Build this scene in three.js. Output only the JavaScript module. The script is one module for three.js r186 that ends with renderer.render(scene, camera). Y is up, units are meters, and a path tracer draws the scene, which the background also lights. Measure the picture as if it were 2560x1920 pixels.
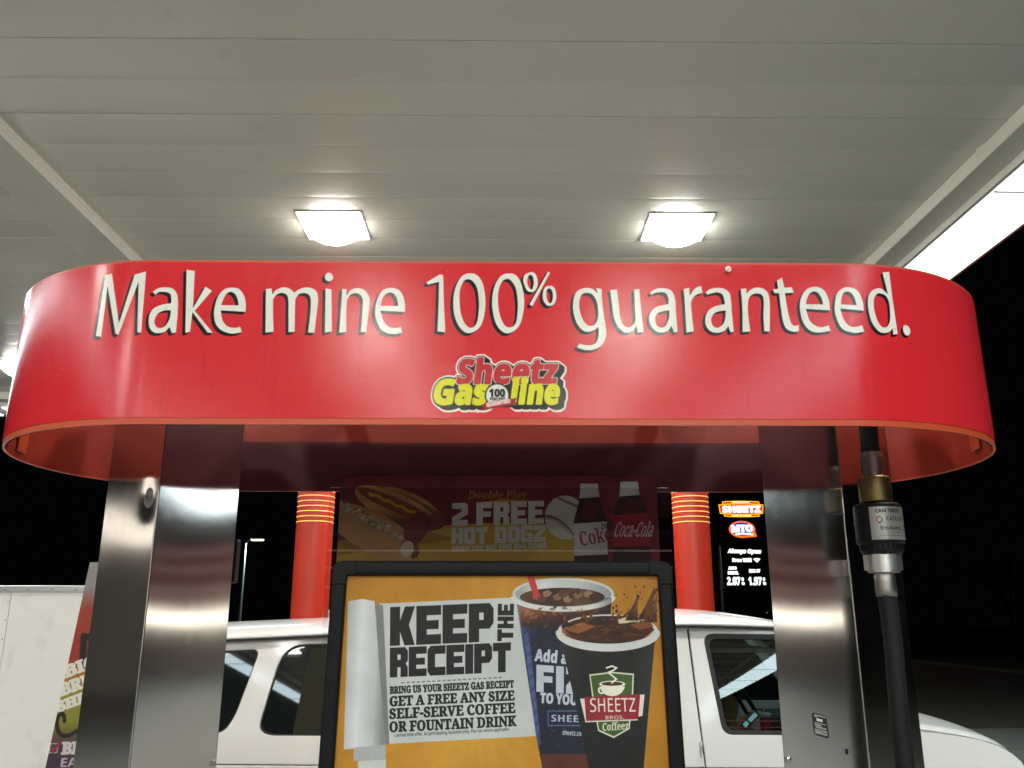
import * as THREE from 'three';
import { mergeGeometries } from 'three/addons/utils/BufferGeometryUtils.js';
import { RoundedBoxGeometry } from 'three/addons/geometries/RoundedBoxGeometry.js';
import { MarchingCubes } from 'three/addons/objects/MarchingCubes.js';
import { RectAreaLightUniformsLib } from 'three/addons/lights/RectAreaLightUniformsLib.js';

// ---------- camera, night sky, exposure ----------
const scene = new THREE.Scene();
const camera = new THREE.PerspectiveCamera(48.22, 4 / 3, 0.05, 600);
camera.position.set(0, 1.85, 0);
camera.rotation.order = 'YXZ';
camera.rotation.set(THREE.MathUtils.degToRad(15.3), THREE.MathUtils.degToRad(-0.67), 0);
const renderer = new THREE.WebGLRenderer({ antialias: true });
renderer.toneMapping = THREE.LinearToneMapping;
renderer.toneMappingExposure = 1;
renderer.shadowMap.enabled = true;
RectAreaLightUniformsLib.init();
{
  const w = 32, h = 16, d = new Float32Array(w * h * 4);
  for (let i = 0; i < w * h; i++) d.set([0.0009, 0.001, 0.0014, 1], i * 4);
  const t = new THREE.DataTexture(d, w, h, THREE.RGBAFormat, THREE.FloatType);
  t.mapping = THREE.EquirectangularReflectionMapping; t.magFilter = THREE.LinearFilter; t.needsUpdate = true;
  scene.background = t; scene.environment = t;
}
const LAMP_POWER = 76, LENS_GLOW = 34, EDGE_GLOW = 9;     // radiance of the canopy lamps and of the lit canopy edge

// ---------- helpers ----------
let seed = 7;
const rnd = () => { seed = (seed + 0x6d2b79f5) | 0; let t = Math.imul(seed ^ (seed >>> 15), 1 | seed); t = (t + Math.imul(t ^ (t >>> 7), 61 | t)) ^ t; return ((t ^ (t >>> 14)) >>> 0) / 4294967296; };
const rr = (a, b) => a + (b - a) * rnd();
const names = {};
const numbered = (n) => { const k = names[n] = (names[n] ?? -1) + 1; return k ? n + '_' + String(k).padStart(3, '0') : n; };
function thing(name, label, category, pos = [0, 0, 0], group) {
  const o = new THREE.Group(); o.name = numbered(name); o.position.set(...pos); scene.add(o);
  o.userData = { label, category }; if (group) o.userData.group = group;
  return o;
}
function part(parent, name, geo, mat, pos, rot) {
  const m = new THREE.Mesh(geo, mat); m.name = name; m.castShadow = m.receiveShadow = true;
  if (pos) m.position.set(...pos); if (rot) m.rotation.set(...rot);
  parent.add(m); return m;
}
function structure(name, geo, mat, pos) { const m = part(scene, name, geo, mat, pos); m.name = numbered(name); m.userData.kind = 'structure'; return m; }
const box = (w, h, d, x = 0, y = 0, z = 0) => new THREE.BoxGeometry(w, h, d).translate(x, y, z);
const rbox = (w, h, d, r, x = 0, y = 0, z = 0) => new RoundedBoxGeometry(w, h, d, 2, r).translate(x, y, z);
const cyl = (r0, r1, h, n = 24, x = 0, y = 0, z = 0) => new THREE.CylinderGeometry(r0, r1, h, n).translate(x, y, z);
const merge = (list) => mergeGeometries(list.map((g) => { const k = g.index ? g.toNonIndexed() : g; for (const a of Object.keys(k.attributes)) if (!['position', 'normal', 'uv'].includes(a)) k.deleteAttribute(a); return k; }));
const tube = (pts, r, seg = 24, rad = 10) => new THREE.TubeGeometry(new THREE.CatmullRomCurve3(pts.map((p) => new THREE.Vector3(...p))), seg, r, rad, false);
function grid(nu, nv, f, flip) {          // f(u, v) -> [x, y, z, s, t]
  const p = [], uv = [], ix = [];
  for (let j = 0; j <= nv; j++) for (let i = 0; i <= nu; i++) { const q = f(i / nu, j / nv); p.push(q[0], q[1], q[2]); uv.push(q[3] ?? i / nu, q[4] ?? j / nv); }
  for (let j = 0; j < nv; j++) for (let i = 0; i < nu; i++) { const a = j * (nu + 1) + i, b = a + 1, c = a + nu + 1, d = c + 1; if (flip) ix.push(a, c, b, b, c, d); else ix.push(a, b, c, b, d, c); }
  const g = new THREE.BufferGeometry();
  g.setAttribute('position', new THREE.Float32BufferAttribute(p, 3)); g.setAttribute('uv', new THREE.Float32BufferAttribute(uv, 2)); g.setIndex(ix); g.computeVertexNormals();
  return g;
}
const shapeOf = (pts) => { const s = new THREE.Shape(); pts.forEach((p, i) => (i ? s.lineTo(p[0], p[1]) : s.moveTo(p[0], p[1]))); return s; };
function roundPoly(pts, n = 6) {          // corners [x, y, r] -> points
  const out = [];
  pts.forEach(([x, y, r], i) => {
    const a = pts[(i + pts.length - 1) % pts.length], b = pts[(i + 1) % pts.length];
    if (!r) return out.push([x, y]);
    const A = new THREE.Vector2(a[0] - x, a[1] - y), B = new THREE.Vector2(b[0] - x, b[1] - y), la = Math.min(r, A.length() / 2), lb = Math.min(r, B.length() / 2);
    A.setLength(la); B.setLength(lb);
    for (let k = 0; k <= n; k++) { const t = k / n, u = 1 - t; out.push([x + A.x * u * u + B.x * t * t, y + A.y * u * u + B.y * t * t]); }
  });
  return out;
}
const col = (r, g, b) => new THREE.Color().setRGB(r, g, b);
const mat = (r, g, b, rough = 0.6, more = {}) => new THREE.MeshPhysicalMaterial({ color: col(r, g, b), roughness: rough, ...more });
// value noise
function noise2(n, s) {
  const g = new Float32Array(n * n); let q = s;
  for (let i = 0; i < n * n; i++) { q = (Math.imul(q, 1664525) + 1013904223) | 0; g[i] = (q >>> 8) / 16777216; }
  return (x, y) => { const xi = Math.floor(x), yi = Math.floor(y), fx = x - xi, fy = y - yi, u = fx * fx * (3 - 2 * fx), v = fy * fy * (3 - 2 * fy), w = (a, b) => g[(((b % n) + n) % n) * n + (((a % n) + n) % n)];
    return (w(xi, yi) * (1 - u) + w(xi + 1, yi) * u) * (1 - v) + (w(xi, yi + 1) * (1 - u) + w(xi + 1, yi + 1) * u) * v; };
}
function dataTex(n, f, srgb = false, rep = 1) {   // f(u, v) -> grey or [r,g,b] in 0..1
  const d = new Uint8Array(n * n * 4);
  for (let j = 0; j < n; j++) for (let i = 0; i < n; i++) { const q = f(i / n, j / n), k = Array.isArray(q) ? q : [q, q, q]; d.set([k[0] * 255, k[1] * 255, k[2] * 255, 255].map((v) => Math.max(0, Math.min(255, v))), (j * n + i) * 4); }
  const t = new THREE.DataTexture(d, n, n); t.wrapS = t.wrapT = THREE.RepeatWrapping; t.magFilter = THREE.LinearFilter; t.minFilter = THREE.LinearMipmapLinearFilter; if (srgb) t.colorSpace = THREE.SRGBColorSpace; t.repeat.set(rep, rep); t.needsUpdate = true; return t;
}
const nA = noise2(64, 11), nB = noise2(64, 23), nC = noise2(64, 37);
const fbm = (u, v, k) => 0.5 * nA(u * k, v * k) + 0.28 * nB(u * k * 2, v * k * 2) + 0.22 * nC(u * k * 4, v * k * 4);
function canvasTex(w, h, draw, srgb = true) {
  const c = document.createElement('canvas'); c.width = w; c.height = h; const x = c.getContext('2d'); draw(x, w, h);
  const t = new THREE.CanvasTexture(c); if (srgb) t.colorSpace = THREE.SRGBColorSpace; t.anisotropy = 8; return t;
}

// ---------- materials ----------
const grainTex = dataTex(256, (u, v) => 0.86 + 0.14 * fbm(u, v, 16), false);
const M = {
  asphalt: mat(1, 1, 1, 0.9, { map: dataTex(512, (u, v) => { const s = fbm(u, v, 8), f = nC(u * 64 * 3, v * 64 * 3); const k = 0.29 + 0.10 * s + 0.07 * f; return [k, k * 0.96, k * 0.90]; }, true, 0.2) }),
  concrete: [0, 1, 2].map((i) => mat(1, 1, 1, 0.85, { map: dataTex(512, (u, v) => { const s = fbm(u + i * 0.3, v, 4), f = nC(u * 192, v * 192), st = Math.max(0, fbm(u, v + i * 0.37, 7) - 0.56) * 1.6; const k = 0.475 + 0.07 * s + 0.05 * f - st * 0.3; return [k * 1.01, k, k * 0.95]; }, true, 0.25) })),
  grass: mat(0.035, 0.045, 0.02, 1),
  kerb: mat(0.33, 0.32, 0.3, 0.85),
  panel: [0.485, 0.497, 0.505].map((k, i) => mat(k, k * 0.985, k * 0.885, 0.24 + i * 0.02, { map: dataTex(256, (u, v) => { const d = Math.max(0, fbm(u, v * 0.3, 16 + i) - 0.63) * 0.2; const s = nC(u * 211 + i * 9, v * 173) > 0.992 ? 0.12 : 0; return 0.985 - d - s; }, false, 0.5) })),
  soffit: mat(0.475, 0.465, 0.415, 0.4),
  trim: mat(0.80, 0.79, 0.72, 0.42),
  darkGap: mat(0.02, 0.02, 0.02, 0.9),
  lampFrame: mat(0.35, 0.34, 0.32, 0.5),
  fasciaRed: mat(0.5, 0.02, 0.02, 0.35),
  pillarRed: mat(0.62, 0.042, 0.020, 0.32),
  ringYellow: mat(0.8, 0.5, 0.1, 0.4, { emissive: col(1, 0.58, 0.14), emissiveIntensity: 1.0 }),
  shell: mat(0.62, 0.085, 0.028, 0.32),
  shadeMaroon: mat(0.10, 0.010, 0.014, 0.45),  // dark maroon standing in for the shade inside the band
  shellShaded: mat(0.36, 0.030, 0.014, 0.4),  // shell colour darkened, shade inside the ring put into the colour
  black: mat(0.009, 0.009, 0.010, 0.45, { specularIntensity: 0.6 }),
  blackFrame: mat(0.007, 0.008, 0.009, 0.45, { specularIntensity: 0.3, bumpMap: grainTex, bumpScale: 0.0004 }),
  rubber: mat(0.010, 0.010, 0.011, 0.6, { specularIntensity: 0.6 }),
  chrome: mat(0.72, 0.71, 0.69, 0.16, { metalness: 1 }),
  dullMetal: mat(0.42, 0.40, 0.37, 0.38, { metalness: 1 }),
  brass: mat(0.30, 0.225, 0.10, 0.42, { metalness: 1 }),
  vanWhite: mat(0.80, 0.785, 0.765, 0.28, { clearcoat: 0.7, clearcoatRoughness: 0.06 }),
  vanSeam: mat(0.025, 0.025, 0.025, 0.8),
  gasket: mat(0.018, 0.018, 0.018, 0.55),
  privacy: mat(0.010, 0.012, 0.013, 0.02, { ior: 1.62 }),
  clearGlass: new THREE.MeshPhysicalMaterial({ color: col(0.40, 0.46, 0.45), roughness: 0.0, transmission: 1, thickness: 0, ior: 1.7 }),
  acrylic: new THREE.MeshPhysicalMaterial({ color: col(0.93, 0.93, 0.95), roughness: 0.0, transmission: 1, thickness: 0, ior: 1.49 }),
  interior: mat(0.03, 0.03, 0.032, 0.8),
  seat: mat(0.11, 0.10, 0.09, 0.9),
  tan: mat(0.22, 0.16, 0.075, 0.9),
  skin: mat(0.46, 0.26, 0.18, 0.55),
  trailerWhite: mat(1, 1, 1, 0.4, { map: dataTex(512, (u, v) => { const d = Math.max(0, fbm(u, v, 9) - 0.6) * 0.9; const k = 0.90 - d * 0.25; return [k, k * 0.995, k * 0.97]; }, true, 0.4) }),
  alu: mat(0.78, 0.77, 0.74, 0.3, { metalness: 0.9 }),
  galv: mat(0.4, 0.4, 0.4, 0.5, { metalness: 0.7 }),
  bark: mat(0.03, 0.024, 0.02, 1),
  wall: mat(0.46, 0.41, 0.35, 0.85),
};
function steel(rough, rot = 0, extra = {}) {
  return new THREE.MeshPhysicalMaterial({ color: col(0.63, 0.615, 0.595), metalness: 1, roughness: rough, anisotropy: 0.95, anisotropyRotation: rot,
    roughnessMap: dataTex(256, (u, v) => 0.78 + 0.08 * nA(u * 64, v * 3) + 0.45 * Math.max(0, fbm(u, v, 6) - 0.5), false), ...extra });
}
M.steel = steel(0.135); M.steelChamfer = steel(0.2);
M.steelDark = mat(0.30, 0.30, 0.295, 0.3, { metalness: 1 });

// ---------- ground ----------
structure('ground', new THREE.PlaneGeometry(500, 500, 1, 1).rotateX(-Math.PI / 2), M.asphalt).geometry.attributes.uv.array.forEach((v, i, a) => { a[i] = v * 500; });
const apron = structure('concrete_apron', box(30.8, 0.006, 45.1, 1.0, 0.009, 6.75), M.darkGap);
for (let i = 0; i < 7; i++) for (let j = -3; j < 7; j++) {
  const g = box(4.39, 0.012, 4.5); const p = g.attributes.position, uv = g.attributes.uv; const ox = rr(0, 5), oz = rr(0, 5);
  for (let k = 0; k < p.count; k++) uv.setXY(k, p.getX(k) + ox, p.getZ(k) + oz);
  part(apron, 'slab', g, M.concrete[(i + j * 2 + 12) % 3], [-12.2 + i * 4.4, 0.018, 13.53 - j * 4.51]);
}
structure('kerb', rbox(0.18, 0.13, 90, 0.02, 0, 0.065, -45), mat(0.13, 0.115, 0.10, 0.9), [18, 0, 0]);
structure('grass_verge', box(120, 0.09, 160, 60, 0.045, -50), M.grass, [18.09, 0, 0]);

// ---------- canopy ----------
const canopy = thing('canopy', 'pale panelled filling station canopy ceiling over the red sign', 'canopy');
const YC = 5.2, FAR = -12.8, NEAR = 21.5, XL = -7.8, XR = 3.52, BL0 = -3.88, BL1 = -3.48;
function ceilingPanelGeo(w, bow, tilt) {
  const prof = [[-0.1998, 0.008], [-0.1990, 0.003], [-0.196, 0.0003], [-0.13, -bow * 0.6], [-0.06, -bow * 0.95], [0.0, -bow], [0.06, -bow * 0.95], [0.13, -bow * 0.6], [0.196, 0.0003], [0.1990, 0.003], [0.1998, 0.008]];
  return grid(1, prof.length - 1, (u, v) => { const [z, y] = prof[Math.round(v * (prof.length - 1))]; return [(u - 0.5) * w, y + z * tilt, z, u * w, z + v * 0.7]; });
}
function bay(x0, x1) {
  const w = x1 - x0, geos = [0, 1, 2, 3, 4].map((k) => ceilingPanelGeo(w, 0.0003 + k * 0.0004, [0, 0.003, -0.002, 0.0015, -0.0035][k]));
  for (let z = FAR + 0.2, i = 0; z < NEAR - 0.1; z += 0.4, i++) {
    const m = part(canopy, 'ceiling_panel', geos[Math.floor(rnd() * 5)], M.panel[Math.floor(rnd() * 3)], [(x0 + x1) / 2, YC + rr(-0.0015, 0.0015), z - 0.033]);
    m.scale.x = 1;
  }
}
bay(BL1, XR); bay(XL, BL0);
const deckZ = (FAR + NEAR) / 2, deckD = NEAR - FAR;
part(canopy, 'roof_deck', box(13.3, 0.06, 36, (4.33 - 8.6) / 2, 5.62, 4.35), M.galv);
// boxed beam between the bays
for (let z = FAR, k = 0; z < NEAR - 0.2; z += 2.6, k++) {
  const l = Math.min(2.6, NEAR - z) - 0.004, shift = 0.071;
  part(canopy, 'beam_soffit', box(0.40, 0.004, l), M.soffit, [(BL0 + BL1) / 2, 5.083, z + 1.3 + shift]);
  part(canopy, 'beam_trim', box(0.006, 0.125, l), M.trim, [BL1, 5.145, z + 1.3 + shift]);
  part(canopy, 'beam_trim', box(0.006, 0.125, l), M.trim, [BL0, 5.145, z + 1.3 + shift]);
}
// stepped edge on the right, left, far and near sides
function edge(len, place) {               // built along local x, inward is +z
  const n = Math.round(len / 2.6), l = len / n;
  for (let k = 0; k < n; k++) {
    const x = -len / 2 + (k + 0.5) * l;
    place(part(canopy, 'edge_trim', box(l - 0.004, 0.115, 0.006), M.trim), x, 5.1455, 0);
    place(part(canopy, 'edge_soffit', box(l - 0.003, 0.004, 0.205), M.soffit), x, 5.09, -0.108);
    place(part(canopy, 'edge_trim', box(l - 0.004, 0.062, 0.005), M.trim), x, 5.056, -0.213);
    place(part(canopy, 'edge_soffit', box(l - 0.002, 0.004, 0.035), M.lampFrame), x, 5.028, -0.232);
    place(part(canopy, 'edge_light_panel', box(l - 0.012, 0.01, 0.556), glow), x, 5.026, -0.530);
    const a = new THREE.RectAreaLight(new THREE.Color().setRGB(0.68, 0.90, 0.97), EDGE_GLOW, l - 0.03, 0.53); a.name = 'edge_light'; canopy.add(a); place(a, x, 5.014, -0.530, true);
  }
  for (let k = 0; k <= n; k++) place(part(canopy, 'edge_bar', box(0.022, 0.012, 0.56), M.lampFrame), -len / 2 + k * l, 5.010, -0.530);
  place(part(canopy, 'edge_seam', box(len, 0.012, 0.016), M.lampFrame), 0, 5.026, -0.82);
  place(part(canopy, 'fascia', box(len + 0.02, 0.85, 0.03), M.fasciaRed), 0, 5.462, -0.848);
}
const glow = mat(0.8, 0.8, 0.8, 0.5, { emissive: col(0.95, 1, 1), emissiveIntensity: 2.2 });
const placer = (cx, cz, ang) => (o, x, y, z, isLight) => {
  const c = Math.cos(ang), s = Math.sin(ang);
  o.position.set(cx + c * x + s * z, y, cz - s * x + c * z);
  if (isLight) { o.rotation.set(-Math.PI / 2, 0, ang, 'XYZ'); } else o.rotation.y = ang;
};
const midX = (XL + XR) / 2;
edge(deckD + 1.62, placer(XR, deckZ, -Math.PI / 2));          // right edge
edge(deckD + 1.62, placer(XL, deckZ, Math.PI / 2));           // left edge
edge(XR - XL, placer(midX, FAR, 0));                          // far edge
edge(XR - XL, placer(midX, NEAR, Math.PI));                   // near edge
part(canopy, 'bent_tab', grid(1, 6, (u, v) => [3.515 - 0.05 * v * v, 5.192 - 0.075 * u - 0.02 * v * v, -5.46 - 0.11 * v]), mat(0.8, 0.79, 0.72, 0.4, { side: THREE.DoubleSide }));

// ---------- canopy lamps ----------
const lensGeo = merge([new THREE.PlaneGeometry(0.536, 0.536).rotateX(Math.PI / 2).translate(0, -0.012, 0), new THREE.LatheGeometry([[0.001, -0.150], [0.09, -0.144], [0.17, -0.120], [0.23, -0.078], [0.262, -0.035], [0.268, -0.013]].map(([r, y]) => new THREE.Vector2(r, y)), 24)]);
const frameShape = shapeOf([[-0.285, -0.285], [0.285, -0.285], [0.285, 0.285], [-0.285, 0.285]]); frameShape.holes.push(shapeOf([[-0.272, -0.272], [-0.272, 0.272], [0.272, 0.272], [0.272, -0.272]]));
const lampFrameGeo = new THREE.ExtrudeGeometry(frameShape, { depth: 0.012, bevelEnabled: false }).rotateX(Math.PI / 2);
const lampRows = [-11.4, -6.95, -2.5, 1.95, 6.4, 10.85, 15.3, 19.75], tints = [[1, 0.91, 0.84], [0.97, 1, 0.91], [1, 0.92, 0.86], [1, 0.94, 0.89]];
const lampLabel = (x, z) => (z === -6.95 && x === -1.49 ? 'bright square canopy lamp above the word mine, left of the lit pair' : z === -6.95 && x === 1.54 ? 'greenish white square canopy lamp above the word guaranteed, right of the lit pair'
  : z === -11.4 && x === -6.6 ? 'small far canopy lamp peeking out left of the red sign' : null);
for (const z of lampRows) for (const x of [-1.49, 1.54, -6.6]) {
  const own = lampLabel(x, z);
  const t = thing('canopy_lamp', own ?? 'square recessed canopy lamp hidden behind the sign or out of the picture', 'lamp', [x, YC, z], 'recessed lamps in the canopy ceiling');
  const k = x === 1.54 ? 1 : x === -1.49 ? 0 : 2 + Math.floor(rnd() * 2), c = tints[k];
  part(t, 'lamp_frame', lampFrameGeo, M.lampFrame, [0, 0.002, 0]);
  part(t, 'lamp_lens', lensGeo, mat(0.9, 0.9, 0.9, 0.3, { emissive: col(...c), emissiveIntensity: LENS_GLOW }));
  const a = new THREE.RectAreaLight(new THREE.Color().setRGB(...c), LAMP_POWER, 0.46, 0.46); a.name = 'lamp_light'; a.position.y = -0.157; a.rotation.x = -Math.PI / 2; t.add(a);
}

// ---------- red canopy pillars ----------
for (const [x, lab] of [[-2.48, 'round red canopy pillar with yellow rings, left of the drink poster'], [2.525, 'round red canopy pillar with yellow rings, right of the drink poster']]) {
  const t = thing('canopy_pillar', lab, 'pillar', [x, 0.024, -11.5], 'red pillars carrying the canopy');
  part(t, 'shaft', cyl(0.24, 0.24, 5.15, 48, 0, 2.577, 0), M.pillarRed);
  part(t, 'base', cyl(0.34, 0.36, 0.3, 40, 0, 0.15, 0), M.kerb);
  for (let k = 0; k < 12; k++) part(t, 'light_ring', new THREE.TorusGeometry(0.2395, 0.0055, 8, 48).rotateX(Math.PI / 2), M.ringYellow, [0, 3.055 + k * 0.067, 0]);
}

// ---------- red oval sign band on top of the pump ----------
const LB = 0.684, RB = 0.45, CB = 2.05, PB = 4 * LB + 2 * Math.PI * RB;
function ringAt(s, off) {                  // s: metres round the band from the middle of its front
  s = ((s % PB) + PB) % PB;
  const q = Math.PI * RB, r = RB + off;
  if (s <= LB) return [s, -(CB - RB - off)];
  if (s <= LB + q) { const a = (s - LB) / RB; return [LB + r * Math.sin(a), -(CB - r * Math.cos(a))]; }
  if (s <= 3 * LB + q) return [LB - (s - LB - q), -(CB + RB + off)];
  if (s <= 3 * LB + 2 * q) { const a = (s - 3 * LB - q) / RB; return [-LB - r * Math.sin(a), -(CB + r * Math.cos(a))]; }
  return [s - PB, -(CB - RB - off)];
}
const ringStops = (() => { const q = Math.PI * RB, o = []; for (const [a, b, n] of [[0, LB, 6], [LB, LB + q, 48], [LB + q, 3 * LB + q, 10], [3 * LB + q, 3 * LB + 2 * q, 48], [3 * LB + 2 * q, PB, 6]]) for (let i = 0; i < n; i++) o.push(a + (b - a) * i / n); o.push(PB); return o; })();
function ringWall(y0, y1, off, out, stops = ringStops, uvf) {
  const n = stops.length - 1;
  const g = grid(n, 1, (u, v) => { const s = stops[Math.round(u * n)], [x, z] = ringAt(s, off); const w = uvf ? uvf(s, v) : [s, v]; return [x, y0 + (y1 - y0) * v, z, w[0], w[1]]; }, !out);
  const nn = g.attributes.normal;
  stops.forEach((s, i) => { const a = ringAt(s, off), b = ringAt(s, off + 0.01), dx = (b[0] - a[0]) * 100, dz = (b[1] - a[1]) * 100; for (const r of [0, 1]) nn.setXYZ(r * (n + 1) + i, out ? dx : -dx, 0, out ? dz : -dz); });
  return g;
}
function ringRim(y, o0, o1, up) { const n = ringStops.length - 1; return grid(n, 1, (u, v) => { const [x, z] = ringAt(ringStops[Math.round(u * n)], o0 + (o1 - o0) * v); return [x, y, z]; }, !up); }
const Y0 = 2.207, Y1 = 2.543;
const band = thing('pump_sign', 'wide red oval sign band reading Make mine 100% guaranteed on the pump', 'sign');
part(band, 'band_shell', merge([ringWall(Y0, Y1, 0, true), ringWall(Y0, Y1, -0.005, false), ringRim(Y1, -0.005, 0, true), ringRim(Y0, -0.005, 0, false)]), M.shell);
{
  const mid = PB / 2, run = (c, h) => Array.from({ length: 33 }, (_, k) => c - h + 2 * h * k / 32);
  part(band, 'shade_plate', ringWall(Y0 + 0.001, 2.352, -0.0085, false, run(mid, 0.86)), M.shadeMaroon);  // added plate at the back, its dark colour paints the shade there
  part(band, 'shade_plate', ringWall(Y0 + 0.001, 2.50, -0.0085, false, run(0, 1.2)), M.shadeMaroon);  // same at the front, painted shade that the column tops mirror
}
part(band, 'inner_face', ringWall(Y0 + 0.004, Y1 - 0.004, -0.0062, false), M.shellShaded);  // painted darker than the shell for the shade within
const LETTERS = [
  '-799,515! -784,518! -754,411! -734,512! -711,518! -706,389! -714,390! -724,496! -752,386! -759,389! -790,491! -789,384! -802,387!',
  '-693,474! -683,482 -670,484 -655,482 -645,471 -641,456 -639,434 -638,390! -646,388! -652,401! -659,392 -670,388 -682,390 -691,400 -694,412 -694,427 -687,440 -673,447 -654,451! -655,460 -658,470 -668,474 -679,474 -687,468!|-653,436! -666,435 -677,429 -682,418 -682,409 -677,401 -668,399 -660,404 -655,414 -653,424',
  '-631,522! -614,519! -610,441! -590,486! -576,477! -606,435! -566,389! -577,390! -610,432! -611,391! -620,389!',
  '-506,433! -507,450 -512,467 -523,481 -537,484 -551,481 -562,468 -567,450 -568,429 -563,409 -552,396 -537,389 -523,388 -510,391! -514,402! -525,400 -539,403 -550,416 -555,436!|-555,447! -521,447! -524,459 -530,470 -539,475 -547,470 -552,459',
  '-470,481! -459,483! -456,470! -450,479 -437,485 -424,483 -413,474! -406,480 -393,485 -380,484 -369,476 -365,460 -366,432 -368,390! -381,391! -379,432 -380,460 -385,470 -394,473 -404,470 -410,460! -409,432 -407,392! -419,391! -422,432 -424,458 -428,469 -438,473 -448,469 -454,460! -452,431 -448,392! -464,390!',
  '-352,483! -340,481! -334,393! -348,390!',
  '-347,517 -341,514 -338,507 -340,501 -346,498 -352,501 -355,507 -353,514',
  '-319,482! -310,482! -309,468! -303,479 -291,484 -278,482 -267,471 -263,457 -264,432 -267,392! -278,392! -277,432 -277,457 -282,469 -291,473 -301,470 -308,459! -308,432 -306,392! -320,390!',
  '-193,434! -193,450 -198,469 -207,481 -222,485 -237,481 -246,468 -251,448 -251,426 -245,408 -236,395 -223,389 -207,388 -196,391! -200,403! -210,401 -223,403 -234,415 -241,437!|-241,447! -207,447! -209,459 -214,470 -223,475 -233,470 -239,459',
  '-152,497! -126,514! -119,513! -116,453 -112,392! -128,394! -127,450 -127,498! -149,492!',
  '-65,517 -50,512 -39,493 -34,459 -36,428 -44,404 -59,392 -73,392 -87,407 -96,432 -98,461 -93,490 -81,511|-69,504 -60,500 -51,485 -47,456 -48,428 -52,410 -61,402 -72,408 -81,427 -85,453 -85,479 -78,499',
  '12,517 27,513 38,493 43,459 40,428 32,405 17,392 3,392 -11,407 -19,433 -21,461 -16,490 -4,511|9,505 17,501 26,485 30,456 29,428 25,410 15,403 4,408 -5,428 -9,454 -8,480 -1,499',
  '56,520 64,518 69,508 70,493 65,481 58,477 49,480 44,490 41,502 44,514|55,514 60,510 62,498 60,486 57,483 52,488 49,500 51,509',
  '91,522! 95,519! 59,447! 53,451!',
  '93,491 102,488 106,479 107,466 103,453 94,448 86,451 80,462 80,475 84,487|93,485 98,481 100,470 98,458 94,454 89,459 87,471 88,481',
  '186,487! 198,484! 198,460 201,426 204,398 202,380 193,365 177,357 160,357 145,362! 151,370! 163,367 178,368 186,377 189,393 188,404! 181,398 169,394 157,398 146,413 140,436 140,457 145,475 155,484 168,487 181,484 189,475!|167,476 178,473 186,460 189,441 188,423 182,410 171,407 161,416 154,434 152,454 157,471',
  '214,482! 228,484! 231,452 233,424 239,409 248,404 256,408 262,419 262,450 262,483! 273,485! 275,442 278,394! 266,393! 264,408! 258,398 247,393 237,395 227,406 220,424 217,452',
  '293,476! 303,484 316,487 331,485 340,477 344,460 344,434 345,395! 338,393! 333,407! 326,397 314,393 302,396 293,407 290,424 295,438 307,448 329,453! 330,464 326,475 317,478 304,476 297,472!|331,440! 319,438 307,433 302,423 304,410 311,404 320,406 327,418 330,429',
  '361,485! 373,488! 373,471! 380,482 388,489 397,492! 399,477! 389,474 381,468 375,456 375,434 377,396! 362,393! 362,428 362,459',
  '405,478! 414,485 429,488 443,486 453,477 455,459 455,434 456,396! 449,394! 446,407! 437,397 424,393 411,396 402,407 401,423 407,438 420,448 442,454! 441,464 438,474 429,478 417,476 408,473!|443,440! 429,438 419,433 413,422 415,409 422,404 431,407 439,418',
  '476,486! 487,487! 487,476! 495,484 507,489 521,487 530,477 532,459 530,429 527,396! 516,397! 517,429 520,459 518,472 510,476 499,474 490,463 487,434 489,396! 473,395! 476,443',
  '550,504! 561,511! 564,489! 579,490! 582,478! 564,477! 566,446 570,418 576,409 586,410! 585,397! 574,396 561,402 555,418 553,446 552,477! 543,477! 540,485! 551,487!',
  '651,441! 651,460 645,481 634,490 622,491 610,487 599,475 592,457 591,438 594,418 603,402 616,395 630,395 648,398! 645,410! 631,406 619,409 608,421 603,444!|604,454! 638,454! 636,467 630,478 622,481 613,476 607,465',
  '719,441! 719,459 713,480 702,489 689,491 677,486 667,475 662,457 660,438 664,417 672,402 685,396 699,394 715,397! 712,411! 699,407 686,409 676,423 672,445!|674,454! 705,453! 703,466 698,477 690,481 681,477 676,465',
  '769,526! 785,529! 785,473 787,396! 776,394! 777,407! 768,399 754,396 743,401 733,417 729,439 729,458 733,475 744,487 761,491 775,480!|756,480 768,477 775,465 775,442 772,422 763,409 752,410 744,426 741,448 743,466 749,476',
  '807,417 814,415 818,407 815,398 809,395 803,397 800,405 802,414'
];
function smoothPath(x, txt, map) {
  for (const cont of txt.split('|')) {
    const p = cont.split(' ').map((q) => { const c = q.endsWith('!'), [a, b] = q.replace('!', '').split(',').map(Number); return [...map(a, b), c]; }), n = p.length;
    const at = (i) => p[(i + n) % n];
    x.moveTo(p[0][0], p[0][1]);
    for (let i = 0; i < n; i++) {
      const a = at(i), b = at(i + 1), pa = a[2] ? a : at(i - 1), nb = b[2] ? b : at(i + 2), k = 1 / 6;
      if (a[2] && b[2]) x.lineTo(b[0], b[1]);
      else x.bezierCurveTo(a[0] + (a[2] ? (b[0] - a[0]) / 3 : (b[0] - pa[0]) * k), a[1] + (a[2] ? (b[1] - a[1]) / 3 : (b[1] - pa[1]) * k), b[0] - (b[2] ? (b[0] - a[0]) / 3 : (nb[0] - a[0]) * k), b[1] - (b[2] ? (b[1] - a[1]) / 3 : (nb[1] - a[1]) * k), b[0], b[1]);
    }
    x.closePath();
  }
}
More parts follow.
